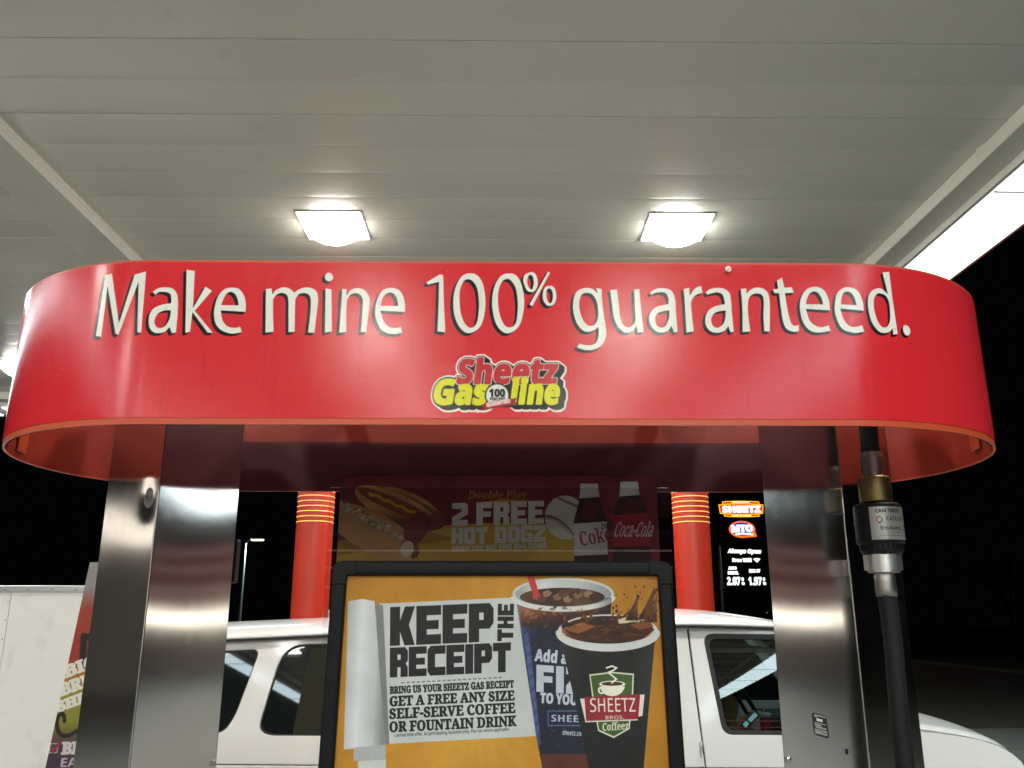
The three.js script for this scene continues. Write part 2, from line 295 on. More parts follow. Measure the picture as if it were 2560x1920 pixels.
// fitted text: from (x0,y0) to (x1,y1) along the baseline, capital height cap, slanted by skew
function fitText(x, str, x0, y0, x1, y1, cap, { font = 'bold 100px sans-serif', fill = '#fff', stroke, lw = 0, skew = 0, capRatio = 0.714 } = {}) {
  x.save(); x.translate(x0, y0); x.rotate(Math.atan2(y1 - y0, x1 - x0)); x.transform(1, 0, -skew, 1, 0, 0);
  x.font = font; const w = x.measureText(str).width, L = Math.hypot(x1 - x0, y1 - y0); x.scale(L / w, cap / (100 * capRatio)); x.textBaseline = 'alphabetic'; x.lineJoin = 'round';
  if (stroke) { x.strokeStyle = stroke; x.lineWidth = lw * 100 * capRatio / cap; x.strokeText(str, 0, 0); }
  if (fill) { x.fillStyle = fill; x.fillText(str, 0, 0); }
  x.restore();
}
const BW = 2048, BH = 320, SPAN = 2.1, VY0 = 2.219, VY1 = 2.5385;
const bandTex = canvasTex(BW, BH, (x) => {
  x.fillStyle = '#de2c36'; x.fillRect(0, 0, BW, BH);
  const mx = (s) => (s + SPAN / 2) / SPAN * BW, my = (y) => (VY1 - y) / (VY1 - VY0) * BH;
  const map = (dx, dy) => (a, b) => [mx(a / 1000 + dx), my(2 + b / 1000 + dy)];
  x.fillStyle = '#16161c';
  for (let k = 1; k <= 6; k++) { x.beginPath(); for (const g of LETTERS) smoothPath(x, g, map(-0.0009 * k, -0.0009 * k)); x.fill('evenodd'); }
  x.fillStyle = '#f4f3ea'; x.beginPath(); for (const g of LETTERS) smoothPath(x, g, map(0, 0)); x.fill('evenodd');
  // gasoline logo, drawn on a 2212 x 940 sketch
  x.save(); x.translate(mx(-0.1658), my(2.3523)); x.scale(0.1356, 0.1413);
  const sheetz = (dx, dy, o) => fitText(x, 'Sheetz', 545 + dx, 452 + dy, 1945 + dx, 440 + dy, 335, { skew: 0.13, ...o });
  const gas = (dx, dy, o) => fitText(x, 'Gas', 215 + dx, 738 + dy, 975 + dx, 738 + dy, 335, { skew: 0.13, ...o });
  const line = (dx, dy, o) => fitText(x, 'line', 1285 + dx, 735 + dy, 1975 + dx, 735 + dy, 335, { skew: 0.13, ...o });
  const steps = [0, 1, 2, 3, 4];
  for (const f of [sheetz, gas, line]) for (const k of steps) f(k * 19, k * 14, { fill: '#f7f2e6', stroke: '#f7f2e6', lw: 122 });
  x.fillStyle = '#f7f2e6'; x.beginPath(); x.moveTo(830, 872); x.lineTo(880, 780); x.lineTo(1010, 780); x.lineTo(1000, 835); x.fill();
  for (const f of [sheetz, gas, line]) for (const k of steps) f(k * 17, k * 12, { fill: '#1b1c1e', stroke: '#1b1c1e', lw: 78 });
  x.fillStyle = '#1b1c1e'; x.fillRect(560, 430, 1380, 200); x.fillRect(900, 600, 500, 190);
  sheetz(0, 0, { fill: null, stroke: '#f7e3dc', lw: 54 }); sheetz(0, 0, { fill: '#c9333a', stroke: '#c9333a', lw: 34 });
  gas(0, 0, { fill: '#e6e52c', stroke: '#e6e52c', lw: 40 }); line(0, 0, { fill: '#e6e52c', stroke: '#e6e52c', lw: 40 });
  x.fillStyle = '#15161a'; x.beginPath(); x.arc(1122, 620, 172, 0, 7); x.fill();
  x.fillStyle = '#eeeeea'; x.beginPath(); for (let k = 0; k < 80; k++) { const a = k / 80 * 2 * Math.PI, r = k % 2 ? 162 : 148; x.lineTo(1122 + r * Math.cos(a), 620 + r * Math.sin(a)); } x.fill();
  fitText(x, '100', 1010, 642, 1232, 642, 105, { fill: '#191919', stroke: '#191919', lw: 12 }); fitText(x, 'PERCENT', 1020, 692, 1235, 690, 38, { fill: '#191919', stroke: '#191919', lw: 4 });
  x.fillStyle = '#9d2630'; x.beginPath(); x.moveTo(885, 760); x.lineTo(1400, 655); x.lineTo(1370, 700); x.lineTo(1400, 745); x.lineTo(905, 832); x.lineTo(925, 800); x.fill();
  x.fillStyle = '#c9333a'; x.beginPath(); x.moveTo(960, 728); x.lineTo(1320, 660); x.lineTo(1320, 735); x.lineTo(960, 808); x.fill();
  fitText(x, 'GUARANTEED', 980, 785, 1306, 722, 56, { fill: '#f5ece4', stroke: '#f5ece4', lw: 3 });
  x.restore();
  // hairline scratches and a few scuffs in the vinyl
  x.strokeStyle = 'rgba(240,200,190,0.35)'; x.lineWidth = 1;
  for (let k = 0; k < 90; k++) { const a = rr(60, BW - 60), b = rr(4, BH - 30), h = rr(20, 120); x.fillStyle = k % 3 ? 'rgba(90,10,16,0.05)' : 'rgba(255,190,180,0.045)'; x.fillRect(a, b, rr(1, 7), h); }   // dried runs of rain
  for (let k = 0; k < 160; k++) { x.fillStyle = k % 2 ? 'rgba(60,8,10,0.4)' : 'rgba(250,215,205,0.4)'; x.beginPath(); x.arc(rr(20, BW - 20), rr(3, BH - 3), rr(0.4, 1.3), 0, 7); x.fill(); }
  for (let k = 0; k < 26; k++) { const a = rr(80, BW - 80), b = rr(20, BH - 10); x.beginPath(); x.moveTo(a, b); x.lineTo(a + rr(-10, 14), b + rr(-4, 5)); x.stroke(); }
});
bandTex.wrapS = bandTex.wrapT = THREE.ClampToEdgeWrapping;
const vinyl = new THREE.MeshPhysicalMaterial({ map: bandTex, roughness: 0.2, roughnessMap: dataTex(512, (u, v) => 0.74 + 0.26 * nA(u * 61, v * 3) * fbm(u, v, 5) * 1.6, false, 3), bumpMap: dataTex(512, (u, v) => fbm(u, v, 32), false, 8), bumpScale: 0.00006 });
{
  const q = Math.PI * RB, st = []; for (const [a, b, n] of [[-LB - q, -LB, 48], [-LB, LB, 10], [LB, LB + q, 48]]) for (let i = 0; i < n; i++) st.push(a + (b - a) * i / n); st.push(LB + q);
  part(band, 'printed_wrap', ringWall(VY0, VY1, 0.0012, true, st, (s, v) => [(s + SPAN / 2) / SPAN, v]), vinyl);
}
part(band, 'bolt', merge([cyl(0.0062, 0.0068, 0.006, 6).rotateX(Math.PI / 2), cyl(0.003, 0.003, 0.004, 8, 0, 0, 0.004)]), mat(0.75, 0.66, 0.55, 0.4, { metalness: 0.4 }), [0.452, 2.526, -1.594]);
for (const [s, y] of [[LB + 0.63, 2.283], [-LB - 0.63, 2.272]]) {
  const [x, z] = ringAt(s, -0.012);
  const b = part(band, 'bracket', rbox(0.05, 0.075, 0.006, 0.003), M.shell, [x, y - 0.012, z]); b.lookAt(Math.sign(s) * LB, y - 0.012, -CB);
  const c = part(band, 'bolt', cyl(0.009, 0.009, 0.014, 6).rotateX(Math.PI / 2), M.steelDark, [x, y + 0.012, z]); c.lookAt(Math.sign(s) * LB, y + 0.012, -CB);
}
// ---------- pump ----------
const pump = thing('fuel_pump', 'fuel pump with two brushed steel columns under the red sign', 'fuel pump', [0, 0, 0]);
part(pump, 'island', rbox(3.2, 0.15, 1.3, 0.04, 0, 0.095, -2.12), M.kerb);
part(pump, 'cabinet', rbox(1.24, 1.22, 0.56, 0.02, 0, 0.78, -2.2), M.steelDark);
function steelPanel(w, h, bulge, dent) {
  return grid(24, 80, (u, v) => { const a = u * 2 - 1, b = v * 2 - 1; let z = bulge * (1 - a * a) * (1 - b * b);
    if (dent) { const d = Math.hypot((u - dent[0]) * w, (v - dent[1]) * h); z -= 0.0035 * Math.exp(-d * d / 0.0005) + 0.0012 * Math.exp(-d * d / 0.004); }
    return [(u - 0.5) * w, (v - 0.5) * h, z, u * w * 2, v * h * 2]; });
}
const COLH = 2.26, COLY = 0.17 + COLH / 2;
for (const sx of [-1, 1]) {
  const c = new THREE.Group(); c.name = 'column'; pump.add(c);
  const prof = shapeOf([[0.626, 2.045], [0.814, 2.045], [0.992, 2.165], [0.992, 2.235], [0.70, 2.235]].map(([x, d]) => [x * sx, d]));
  part(c, 'core', new THREE.ExtrudeGeometry(prof, { depth: COLH, bevelEnabled: false }).rotateX(-Math.PI / 2), M.steelDark, [0, 0.17, 0]);
  part(c, 'front_panel', steelPanel(0.189, COLH, 0.0022), M.steel, [sx * 0.7205, COLY, -2.043]);
  const len = Math.hypot(0.178, 0.12), yaw = Math.atan2(0.12, 0.178);
  part(c, 'side_panel', steelPanel(len - 0.004, COLH, 0.0012, sx < 0 ? [0.815, (2.13 - 0.17) / COLH] : null), M.steelChamfer, [sx * 0.9038, COLY, -2.1030], [0, sx * yaw, 0]);
  part(c, 'corner_strip', cyl(0.0035, 0.0035, COLH, 10), M.chrome, [sx * 0.815, COLY, -2.0445]);
  if (sx < 0) {
    part(c, 'screw', new THREE.SphereGeometry(0.0085, 16, 10).scale(1, 1, 0.5), M.steelDark, [-0.848, 2.13, -2.067], [0, -yaw, 0]);
    part(c, 'screw', cyl(0.006, 0.006, 0.006, 12).rotateX(Math.PI / 2), M.steelDark, [-0.632, 1.545, -2.039]);
    part(c, 'latch', rbox(0.018, 0.105, 0.04, 0.006), M.black, [-0.650, 1.985, -2.13]);
  } else {
    part(c, 'screw', new THREE.SphereGeometry(0.007, 14, 10).scale(1, 1, 0.7), M.chrome, [0.634, 1.551, -2.038]);
    part(c, 'screw', new THREE.SphereGeometry(0.0075, 14, 10).scale(1, 1, 0.5), M.steelDark, [0.85, 2.07, -2.066], [0, yaw, 0]);
    part(c, 'keyhole', rbox(0.005, 0.011, 0.003, 0.001), M.black, [0.766, 1.566, -2.040]);
    const st = canvasTex(128, 192, (x) => { x.fillStyle = '#17181b'; x.fillRect(0, 0, 128, 192); x.fillStyle = '#b9b9b6'; x.fillRect(16, 12, 96, 9); x.fillRect(16, 26, 30, 7); x.fillStyle = '#d8d8d4'; x.fillRect(34, 40, 52, 24); x.fillStyle = '#9b9b9a'; x.fillRect(12, 76, 100, 8); x.fillRect(12, 88, 60, 18); x.fillRect(20, 108, 92, 16); x.fillRect(12, 132, 104, 40); x.fillStyle = '#17181b'; x.fillRect(70, 150, 40, 5); x.fillRect(20, 142, 60, 3); });
    const g = new THREE.ShapeGeometry(shapeOf(roundPoly([[0.696, 1.648, 0.006], [0.727, 1.640, 0.006], [0.730, 1.592, 0.008], [0.697, 1.601, 0.008]]))), p = g.attributes.position;
    const uv = []; for (let k = 0; k < p.count; k++) { const px = (p.getX(k) - 0.696) / 0.033; uv.push(px, (p.getY(k) + 0.008 * px - 1.6) / 0.048); } g.setAttribute('uv', new THREE.Float32BufferAttribute(uv, 2));
    part(c, 'sticker', g, mat(1, 1, 1, 0.4, { map: st }), [0, 0, -2.0400]);
  }
}
part(pump, 'header_box', rbox(1.252, 0.07, 0.63, 0.008, 0, 2.463, -1.935), M.black);
for (const sx of [-1, 1]) part(pump, 'sign_arm', box(0.05, 0.03, 0.24, sx * 0.46, 2.455, -2.37), M.steelDark);

// ---------- hose ----------
const hose = thing('fuel_hose', 'black fuel hose with silver breakaway coupling beside the right column', 'hose', [0.852, 0, -1.945]);
const lathe = (pts, n = 32) => new THREE.LatheGeometry(pts.map(([r, y]) => new THREE.Vector2(r, y)), n);
part(hose, 'hose_line', tube([[0, 2.43, -0.14], [0.001, 2.40, -0.05], [0.001, 2.33, 0], [0, 2.25, 0], [0, 2.20, 0]], 0.0205, 30, 16), M.rubber);
part(hose, 'nut', merge([cyl(0.0255, 0.0255, 0.034, 6, 0, 2.192, 0), cyl(0.0225, 0.025, 0.012, 24, 0, 2.214, 0), cyl(0.021, 0.021, 0.014, 24, 0, 2.168, 0)]), M.dullMetal);
part(hose, 'brass_body', lathe([[0.001, 2.163], [0.033, 2.163], [0.0355, 2.158], [0.0355, 2.108], [0.0335, 2.102], [0.001, 2.102]]), M.brass);
const cpl = part(hose, 'breakaway_coupling', lathe([[0.001, 2.102], [0.044, 2.101], [0.050, 2.097], [0.0515, 2.090], [0.0515, 2.018], [0.050, 2.012], [0.045, 2.009], [0.0452, 1.998], [0.042, 1.989], [0.034, 1.987], [0.001, 1.987]]), M.black);
part(cpl, 'grip_ribs', merge(Array.from({ length: 28 }, (_, k) => { const a = k / 28 * 2 * Math.PI; return box(0.003, 0.012, 0.003).rotateY(-a).translate(0.0455 * Math.cos(a), 2.003, 0.0455 * Math.sin(a)); })), M.black);
const labTex = canvasTex(512, 384, (x) => {
  x.fillStyle = '#b4b2ae'; x.fillRect(0, 0, 512, 384); const k = '#1b1b1d';
  fitText(x, 'CAM TWIST', 70, 70, 400, 70, 42, { fill: k, stroke: k, lw: 2 }); fitText(x, 'CATLOW', 190, 165, 450, 165, 46, { fill: k }); fitText(x, 'Breakaway', 110, 272, 400, 272, 46, { fill: k });
  x.lineWidth = 16; x.strokeStyle = '#a84a4a'; x.beginPath(); x.arc(110, 150, 32, 2.4, 5.2); x.stroke(); x.strokeStyle = '#3f8a5a'; x.beginPath(); x.arc(110, 150, 32, 5.4, 7.4); x.stroke(); x.strokeStyle = '#20303a'; x.beginPath(); x.arc(112, 152, 36, 1.2, 2.2); x.stroke();
  for (let k = 0; k < 60; k++) { x.strokeStyle = k % 3 ? 'rgba(225,225,222,0.5)' : 'rgba(70,66,62,0.35)'; x.lineWidth = rr(0.6, 2.4); const a = rr(0, 512), b = rr(0, 384); x.beginPath(); x.moveTo(a, b); x.lineTo(a + rr(-40, 40), b + rr(-18, 18)); x.stroke(); }
  x.fillStyle = '#666'; x.fillRect(190, 300, 180, 4); x.fillRect(90, 335, 330, 5); x.fillStyle = '#9a6a60'; x.fillRect(462, 210, 24, 70); x.fillRect(470, 60, 16, 40);
});
part(cpl, 'label', new THREE.CylinderGeometry(0.0521, 0.0521, 0.072, 40, 1, true, -0.75, 1.75).translate(0, 2.054, 0), mat(0.95, 0.95, 0.95, 0.3, { metalness: 0.35, map: labTex }));
part(hose, 'hex_nut', merge([cyl(0.0405, 0.0405, 0.034, 6, 0, 1.971, 0).rotateY(0.25), cyl(0.034, 0.034, 0.006, 24, 0, 1.952, 0)]), M.alu);
part(hose, 'ferrule', lathe([[0.001, 1.955], [0.021, 1.953], [0.021, 1.946], [0.0245, 1.942], [0.0235, 1.925], [0.0245, 1.912], [0.0235, 1.897], [0.001, 1.896]], 8), M.dullMetal);
part(hose, 'hose_line', tube([[0, 1.905, 0], [0.002, 1.82, 0.001], [-0.002, 1.70, 0.004], [-0.005, 1.6, 0.006], [0.0, 1.3, 0.02], [0.01, 0.9, 0.06], [0.1, 0.55, 0.12], [0.22, 0.7, 0.13], [0.24, 1.0, 0.05]], 0.0195, 60, 16), M.rubber);

// ---------- block lettering for the posters ----------
const BLOCK = {
  K: [[[0, 0], [.40, 0], [.40, .36], [.60, 0], [1, 0], [.76, .48], [1, 1], [.58, 1], [.40, .64], [.40, 1], [0, 1]]],
  E: [[[0, 0], [1, 0], [1, .25], [.42, .25], [.42, .385], [.9, .385], [.9, .615], [.42, .615], [.42, .75], [1, .75], [1, 1], [0, 1]]],
  F: [[[0, 0], [1, 0], [1, .26], [.42, .26], [.42, .4], [.92, .4], [.92, .64], [.42, .64], [.42, 1], [0, 1]]],
  P: [[[0, 0], [.84, 0], [1, .14], [1, .52], [.84, .66], [.42, .66], [.42, 1], [0, 1]], [[.42, .24], [.6, .24], [.6, .43], [.42, .43]]],
  R: [[[0, 0], [.84, 0], [1, .13], [1, .46], [.88, .56], [1, .68], [1, 1], [.6, 1], [.6, .67], [.42, .67], [.42, 1], [0, 1]], [[.42, .24], [.6, .24], [.6, .42], [.42, .42]]],
  C: [[[.16, 0], [1, 0], [1, .28], [.42, .28], [.42, .72], [1, .72], [1, 1], [.16, 1], [0, .86], [0, .14]]],
  I: [[[0, 0], [1, 0], [1, 1], [0, 1]]],
  T: [[[0, 0], [1, 0], [1, .28], [.71, .28], [.71, 1], [.29, 1], [.29, .28], [0, .28]]],
  H: [[[0, 0], [.38, 0], [.38, .38], [.62, .38], [.62, 0], [1, 0], [1, 1], [.62, 1], [.62, .62], [.38, .62], [.38, 1], [0, 1]]],
  O: [[[.14, 0], [.86, 0], [1, .12], [1, .88], [.86, 1], [.14, 1], [0, .88], [0, .12]], [[.38, .26], [.62, .26], [.62, .74], [.38, .74]]],
  D: [[[0, 0], [.86, 0], [1, .12], [1, .88], [.86, 1], [0, 1]], [[.38, .26], [.62, .26], [.62, .74], [.38, .74]]],
  G: [[[.14, 0], [1, 0], [1, .27], [.38, .27], [.38, .73], [.62, .73], [.62, .6], [.5, .6], [.5, .42], [1, .42], [1, 1], [.14, 1], [0, .88], [0, .12]]],
  Z: [[[0, 0], [1, 0], [1, .3], [.46, .72], [1, .72], [1, 1], [0, 1], [0, .7], [.54, .28], [0, .28]]],
  2: [[[0, 0], [.86, 0], [1, .12], [1, .5], [.42, .74], [1, .74], [1, 1], [0, 1], [0, .62], [.6, .38], [.6, .26], [0, .26]]],
};
function blockText(x, str, P, x0, y0, x1, y1, h, fill, gap = 0.06) {   // baseline (x0,y0)-(x1,y1), height h upward, sketch coordinates through P
  const wide = [...str].map((c) => (c === 'I' ? 0.45 : c === ' ' ? 0.35 : 1)), tot = wide.reduce((a, b) => a + b + gap, -gap); let t = 0;
  x.fillStyle = fill;
  [...str].forEach((c, i) => {
    const a = t / tot, b = (t + wide[i]) / tot; t += wide[i] + gap; if (!BLOCK[c]) return;
    x.beginPath();
    for (const poly of BLOCK[c]) { poly.forEach(([u, v], k) => { const s = a + (b - a) * u, q = P(x0 + (x1 - x0) * s, y0 + (y1 - y0) * s - h * (1 - v)); k ? x.lineTo(...q) : x.moveTo(...q); }); x.closePath(); }
    x.fill('evenodd');
  });
}
const polyP = (x, P, pts, fill) => { x.fillStyle = fill; x.beginPath(); pts.forEach((p, i) => (i ? x.lineTo(...P(...p)) : x.moveTo(...P(...p)))); x.closePath(); x.fill(); };
function ellP(x, P, cx, cy, rx, ry, fill, rot = 0, a0 = 0, a1 = 2 * Math.PI) { x.fillStyle = fill; x.beginPath(); for (let k = 0; k <= 48; k++) { const a = a0 + (a1 - a0) * k / 48, u = rx * Math.cos(a), v = ry * Math.sin(a); x.lineTo(...P(cx + u * Math.cos(rot) - v * Math.sin(rot), cy + u * Math.sin(rot) + v * Math.cos(rot))); } x.fill(); }
const textP = (x, P, s, x0, y0, x1, y1, cap, o) => { const a = P(x0, y0), b = P(x1, y1), k = Math.hypot(b[0] - a[0], b[1] - a[1]) / Math.hypot(x1 - x0, y1 - y0); fitText(x, s, a[0], a[1], b[0], b[1], cap * k, { ...o, lw: (o.lw ?? 0) * k }); };
function grad(x, a, b, stops) { const g = x.createLinearGradient(...a, ...b); stops.forEach(([t, c]) => g.addColorStop(t, c)); return g; }

// ---------- drink poster in the snap frame ----------
const receiptTex = canvasTex(1024, 1408, (x, W, H) => {
  const P = (a, b) => [512 + 512 * (a - 1073) / (885 + 0.0626 * (b - 140)), 512 / 0.0626 * Math.log(Math.max(0.02, 1 + 0.0626 * (b - 140) / 885))];
  x.fillStyle = '#b47b1e'; x.fillRect(0, 0, W, H);
  for (let k = 0; k < 46; k++) {                                         // printed rays
    const a = -Math.PI + k / 46 * 2 * Math.PI + 0.03 * Math.sin(k * 7.1); x.fillStyle = k % 2 ? 'rgba(225,165,50,0.10)' : 'rgba(160,95,14,0.06)';
    x.beginPath(); x.moveTo(430, 420); x.lineTo(430 + 2000 * Math.cos(a), 420 + 2000 * Math.sin(a)); x.lineTo(430 + 2000 * Math.cos(a + 0.08), 420 + 2000 * Math.sin(a + 0.08)); x.fill();
  }
  { const g = x.createRadialGradient(430, 430, 60, 430, 430, 760); g.addColorStop(0, 'rgba(236,186,84,0.55)'); g.addColorStop(0.6, 'rgba(214,150,48,0.18)'); g.addColorStop(1, 'rgba(120,72,10,0.22)'); x.fillStyle = g; x.fillRect(0, 0, W, H); }
  // paper roll
  polyP(x, P, [[360, 305], [1150, 270], [1260, 400], [1290, 1015], [430, 1056], [350, 1050]], '#c6cbcb');
  polyP(x, P, [[355, 300], [400, 315], [440, 1055], [410, 1060]], '#7d8182');
  x.fillStyle = grad(x, P(195, 600), P(420, 600), [[0, '#b9bebf'], [0.35, '#dfe3e3'], [0.75, '#c3c8c9'], [1, '#8b9091']]);
  x.beginPath(); [[203, 292], [280, 278], [352, 290], [372, 560], [420, 1062], [185, 1085]].forEach((p, i) => (i ? x.lineTo(...P(...p)) : x.moveTo(...P(...p)))); x.fill();
  polyP(x, P, [[240, 1075], [420, 1060], [420, 1135], [240, 1145]], '#aeb3b4'); polyP(x, P, [[265, 1145], [422, 1136], [428, 1500], [265, 1500]], '#c9cdcd');
  const K = '#17191c';
  blockText(x, 'KEEP', P, 440, 536, 1022, 512, 212, K); blockText(x, 'RECEIPT', P, 440, 706, 1120, 676, 160, K, 0.05);
  { const R = (u, v) => P(1133 + v, 510 - u); blockText(x, 'THE', R, 0, 0, 205, 4, 90, K, 0.1); }
  x.strokeStyle = '#55585a'; x.lineWidth = 3; x.setLineDash([10, 6]); x.beginPath(); x.moveTo(...P(505, 735)); x.lineTo(...P(1072, 706)); x.stroke(); x.setLineDash([]);
  const t = { fill: K, stroke: K, lw: 5, font: 'bold 100px serif' };
  textP(x, P, 'BRING US YOUR SHEETZ GAS RECEIPT', 440, 792, 1138, 758, 36, t); textP(x, P, 'GET A FREE ANY SIZE', 438, 858, 1143, 826, 50, t);
  textP(x, P, 'SELF-SERVE COFFEE', 438, 925, 1147, 893, 52, t); textP(x, P, 'OR FOUNTAIN DRINK', 438, 994, 1152, 962, 52, t);
  textP(x, P, 'Limited time offer. At participating locations only. Plus tax where applicable.', 470, 1020, 1116, 988, 17, { fill: '#3a3c3e', font: 'bold 100px sans-serif' });
  // soda cup
  const cupG = grad(x, P(1170, 700), P(1700, 700), [[0, '#55648f'], [0.06, '#2c375c'], [0.2, '#171c30'], [0.55, '#1d2338'], [0.85, '#10131f'], [1, '#222a45']]);
  x.fillStyle = cupG; x.beginPath(); [[1150, 290], [1690, 250], [1660, 700], [1600, 1190], [1440, 1250], [1300, 1190], [1262, 1000]].forEach((p, i) => (i ? x.lineTo(...P(...p)) : x.moveTo(...P(...p)))); x.fill();
  polyP(x, P, [[1158, 320], [1685, 300], [1675, 440], [1180, 430]], grad(x, P(1160, 320), P(1180, 440), [[0, '#8d5638'], [0.5, '#6a3a22'], [1, '#2a1a1c']])); polyP(x, P, [[1280, 1110], [1610, 1110], [1590, 1200], [1440, 1250], [1310, 1195]], '#5a2f20');
  for (let k = 0; k < 60; k++) { const a = rr(1200, 1660), b = rr(440, 1090); ellP(x, P, a, b, rr(1.5, 3.5), rr(1.5, 4), 'rgba(170,180,215,0.5)'); }
  for (let k = 0; k < 9; k++) polyP(x, P, [[1190 + k * 8, 480 + k * 62], [1215 + k * 8, 460 + k * 62], [1235 + k * 7, 560 + k * 62], [1208 + k * 8, 575 + k * 62]], 'rgba(86,104,160,0.55)');
  ellP(x, P, 1415, 250, 287, 90, '#c9cdcc'); ellP(x, P, 1415, 252, 272, 78, grad(x, P(1140, 250), P(1690, 250), [[0, '#9aa0a0'], [0.3, '#d4d8d7'], [0.7, '#b6bbbb'], [1, '#8d9292']])); ellP(x, P, 1410, 268, 240, 52, grad(x, P(1170, 260), P(1650, 280), [[0, '#5e3a2a'], [0.4, '#3a2118'], [0.75, '#6a4635'], [1, '#2c1811']]));
  for (let k = 0; k < 12; k++) { const a = 1240 + k * 29, b = 258 + 16 * Math.sin(k * 2.3); polyP(x, P, [[a, b], [a + 30, b - 16], [a + 56, b + 2], [a + 36, b + 26], [a + 6, b + 22]], ['#7d5a44', '#5a3a2a', '#8d6d58', '#3f261c'][k % 4]); }
  x.lineWidth = 15; x.strokeStyle = '#d5d9d8'; x.beginPath(); for (let k = 0; k <= 30; k++) { const a = 0.02 + k / 30 * 3.1; x.lineTo(...P(1415 + 284 * Math.cos(a), 262 + 74 * Math.sin(a))); } x.stroke();
  polyP(x, P, [[1198, 120], [1240, 120], [1284, 268], [1252, 274]], '#b8342e');
  x.fillStyle = grad(x, P(1150, 600), P(1700, 600), [[0, 'rgba(255,255,255,0.16)'], [0.08, 'rgba(255,255,255,0.03)'], [0.8, 'rgba(0,0,0,0)'], [1, 'rgba(0,0,0,0.35)']]);
  x.beginPath(); [[1150, 300], [1690, 270], [1660, 700], [1600, 1190], [1440, 1250], [1300, 1190], [1262, 1000]].forEach((p, i) => (i ? x.lineTo(...P(...p)) : x.moveTo(...P(...p)))); x.fill();
  for (let k = 0; k < 40; k++) { const a = rr(1180, 1670), b = rr(325, 430); polyP(x, P, [[a, b], [a + rr(8, 30), b - rr(2, 14)], [a + rr(10, 36), b + rr(4, 20)], [a + rr(-6, 8), b + rr(8, 22)]], ['rgba(190,150,120,0.35)', 'rgba(60,28,16,0.5)', 'rgba(150,95,62,0.4)'][k % 3]); }
  const bl = { fill: '#c3cbd8', font: 'bold 100px sans-serif' };
  textP(x, P, 'Add a', 1255, 615, 1440, 634, 62, { ...bl, stroke: '#c3cbd8', lw: 5 }); blockText(x, 'FIZ', P, 1264, 782, 1530, 800, 145, '#c3cbd8', 0.12); textP(x, P, 'TO YOUR', 1285, 840, 1530, 856, 52, { ...bl, stroke: '#c3cbd8', lw: 5 });
  x.lineWidth = 3; x.strokeStyle = '#5c719f'; x.strokeRect(...P(1330, 885), 100, 42); textP(x, P, 'SHEETZ', 1345, 940, 1580, 946, 36, { fill: '#aebcd4' }); textP(x, P, 'sheetz.com', 1410, 1010, 1540, 1018, 26, { fill: '#c3cbd8' });
  // coffee cup
  x.fillStyle = grad(x, P(1400, 800), P(1930, 800), [[0, '#2a2d2c'], [0.25, '#17191a'], [0.8, '#191c1b'], [1, '#2c302f']]);
  x.beginPath(); [[1392, 470], [1940, 440], [1905, 800], [1868, 1185], [1810, 1240], [1620, 1240], [1560, 1185], [1480, 830]].forEach((p, i) => (i ? x.lineTo(...P(...p)) : x.moveTo(...P(...p)))); x.fill();
  ellP(x, P, 1668, 455, 283, 92, '#cfd2d1'); ellP(x, P, 1668, 448, 262, 76, grad(x, P(1400, 430), P(1930, 470), [[0, '#b98a58'], [0.12, '#5a2f16'], [0.45, '#24110a'], [0.75, '#4a2712'], [0.92, '#a9743c'], [1, '#e0d2b8']]));
  polyP(x, P, [[1400, 430], [1500, 395], [1640, 420], [1700, 380], [1800, 395], [1900, 400], [1930, 450], [1860, 500], [1640, 520], [1460, 480]], '#3d1e10');
  polyP(x, P, [[1410, 440], [1520, 408], [1600, 430], [1500, 470]], '#8a5528'); polyP(x, P, [[1720, 380], [1840, 375], [1850, 405], [1730, 415]], '#d9c9a8'); polyP(x, P, [[1790, 420], [1900, 390], [1925, 430], [1850, 450]], '#7d4a22');
  x.lineCap = 'round';
  for (let k = 0; k < 7; k++) { const bx = [1430, 1520, 1575, 1700, 1800, 1880, 1915][k], by = [420, 395, 405, 392, 385, 380, 395][k], hh = [70, 45, 60, 40, 120, 170, 150][k], w = [14, 10, 16, 9, 18, 22, 14][k], lean = [-20, 14, -12, 40, 36, 52, 30][k];
    x.fillStyle = grad(x, P(bx, by), P(bx + lean, by - hh), [[0, '#2c150a'], [0.5, '#7a4a22'], [1, '#4e2a12']]); x.beginPath(); x.moveTo(...P(bx - w * 2, by + 12)); x.quadraticCurveTo(...P(bx - w * 0.3, by - hh * 0.3), ...P(bx + lean, by - hh)); x.quadraticCurveTo(...P(bx + w + lean * 0.5, by - hh * 0.4), ...P(bx + w * 2.2, by + 12)); x.fill(); }
  for (let k = 0; k < 46; k++) { const a = 1690 + rnd() * 270, b = 395 - rnd() * rnd() * 210, r = rr(1.5, 6); ellP(x, P, a, b, r, r * rr(1, 1.7), ['#4a2812', '#6d421f', '#2b140a'][k % 3], rr(-1, 1)); }
  x.strokeStyle = '#5c3316';
  for (const [pts, w] of [[[[1690, 390], [1760, 375], [1810, 330], [1838, 270]], 8], [[[1880, 400], [1890, 330], [1920, 260], [1945, 225]], 10], [[[1905, 395], [1915, 330], [1900, 290], [1925, 255]], 7], [[[1935, 400], [1900, 350]], 6], [[[1560, 420], [1540, 370]], 6]]) { x.lineWidth = w; x.beginPath(); pts.forEach((p) => x.lineTo(...P(...p))); x.stroke(); }
  for (const [a, b, r] of [[1718, 345, 8], [1838, 265, 9], [1872, 210, 5], [1925, 300, 7], [1648, 395, 8], [1498, 235, 13], [1370, 318, 9], [1955, 290, 5], [1850, 240, 4]]) ellP(x, P, a, b, r, r * 1.3, '#4a2812');
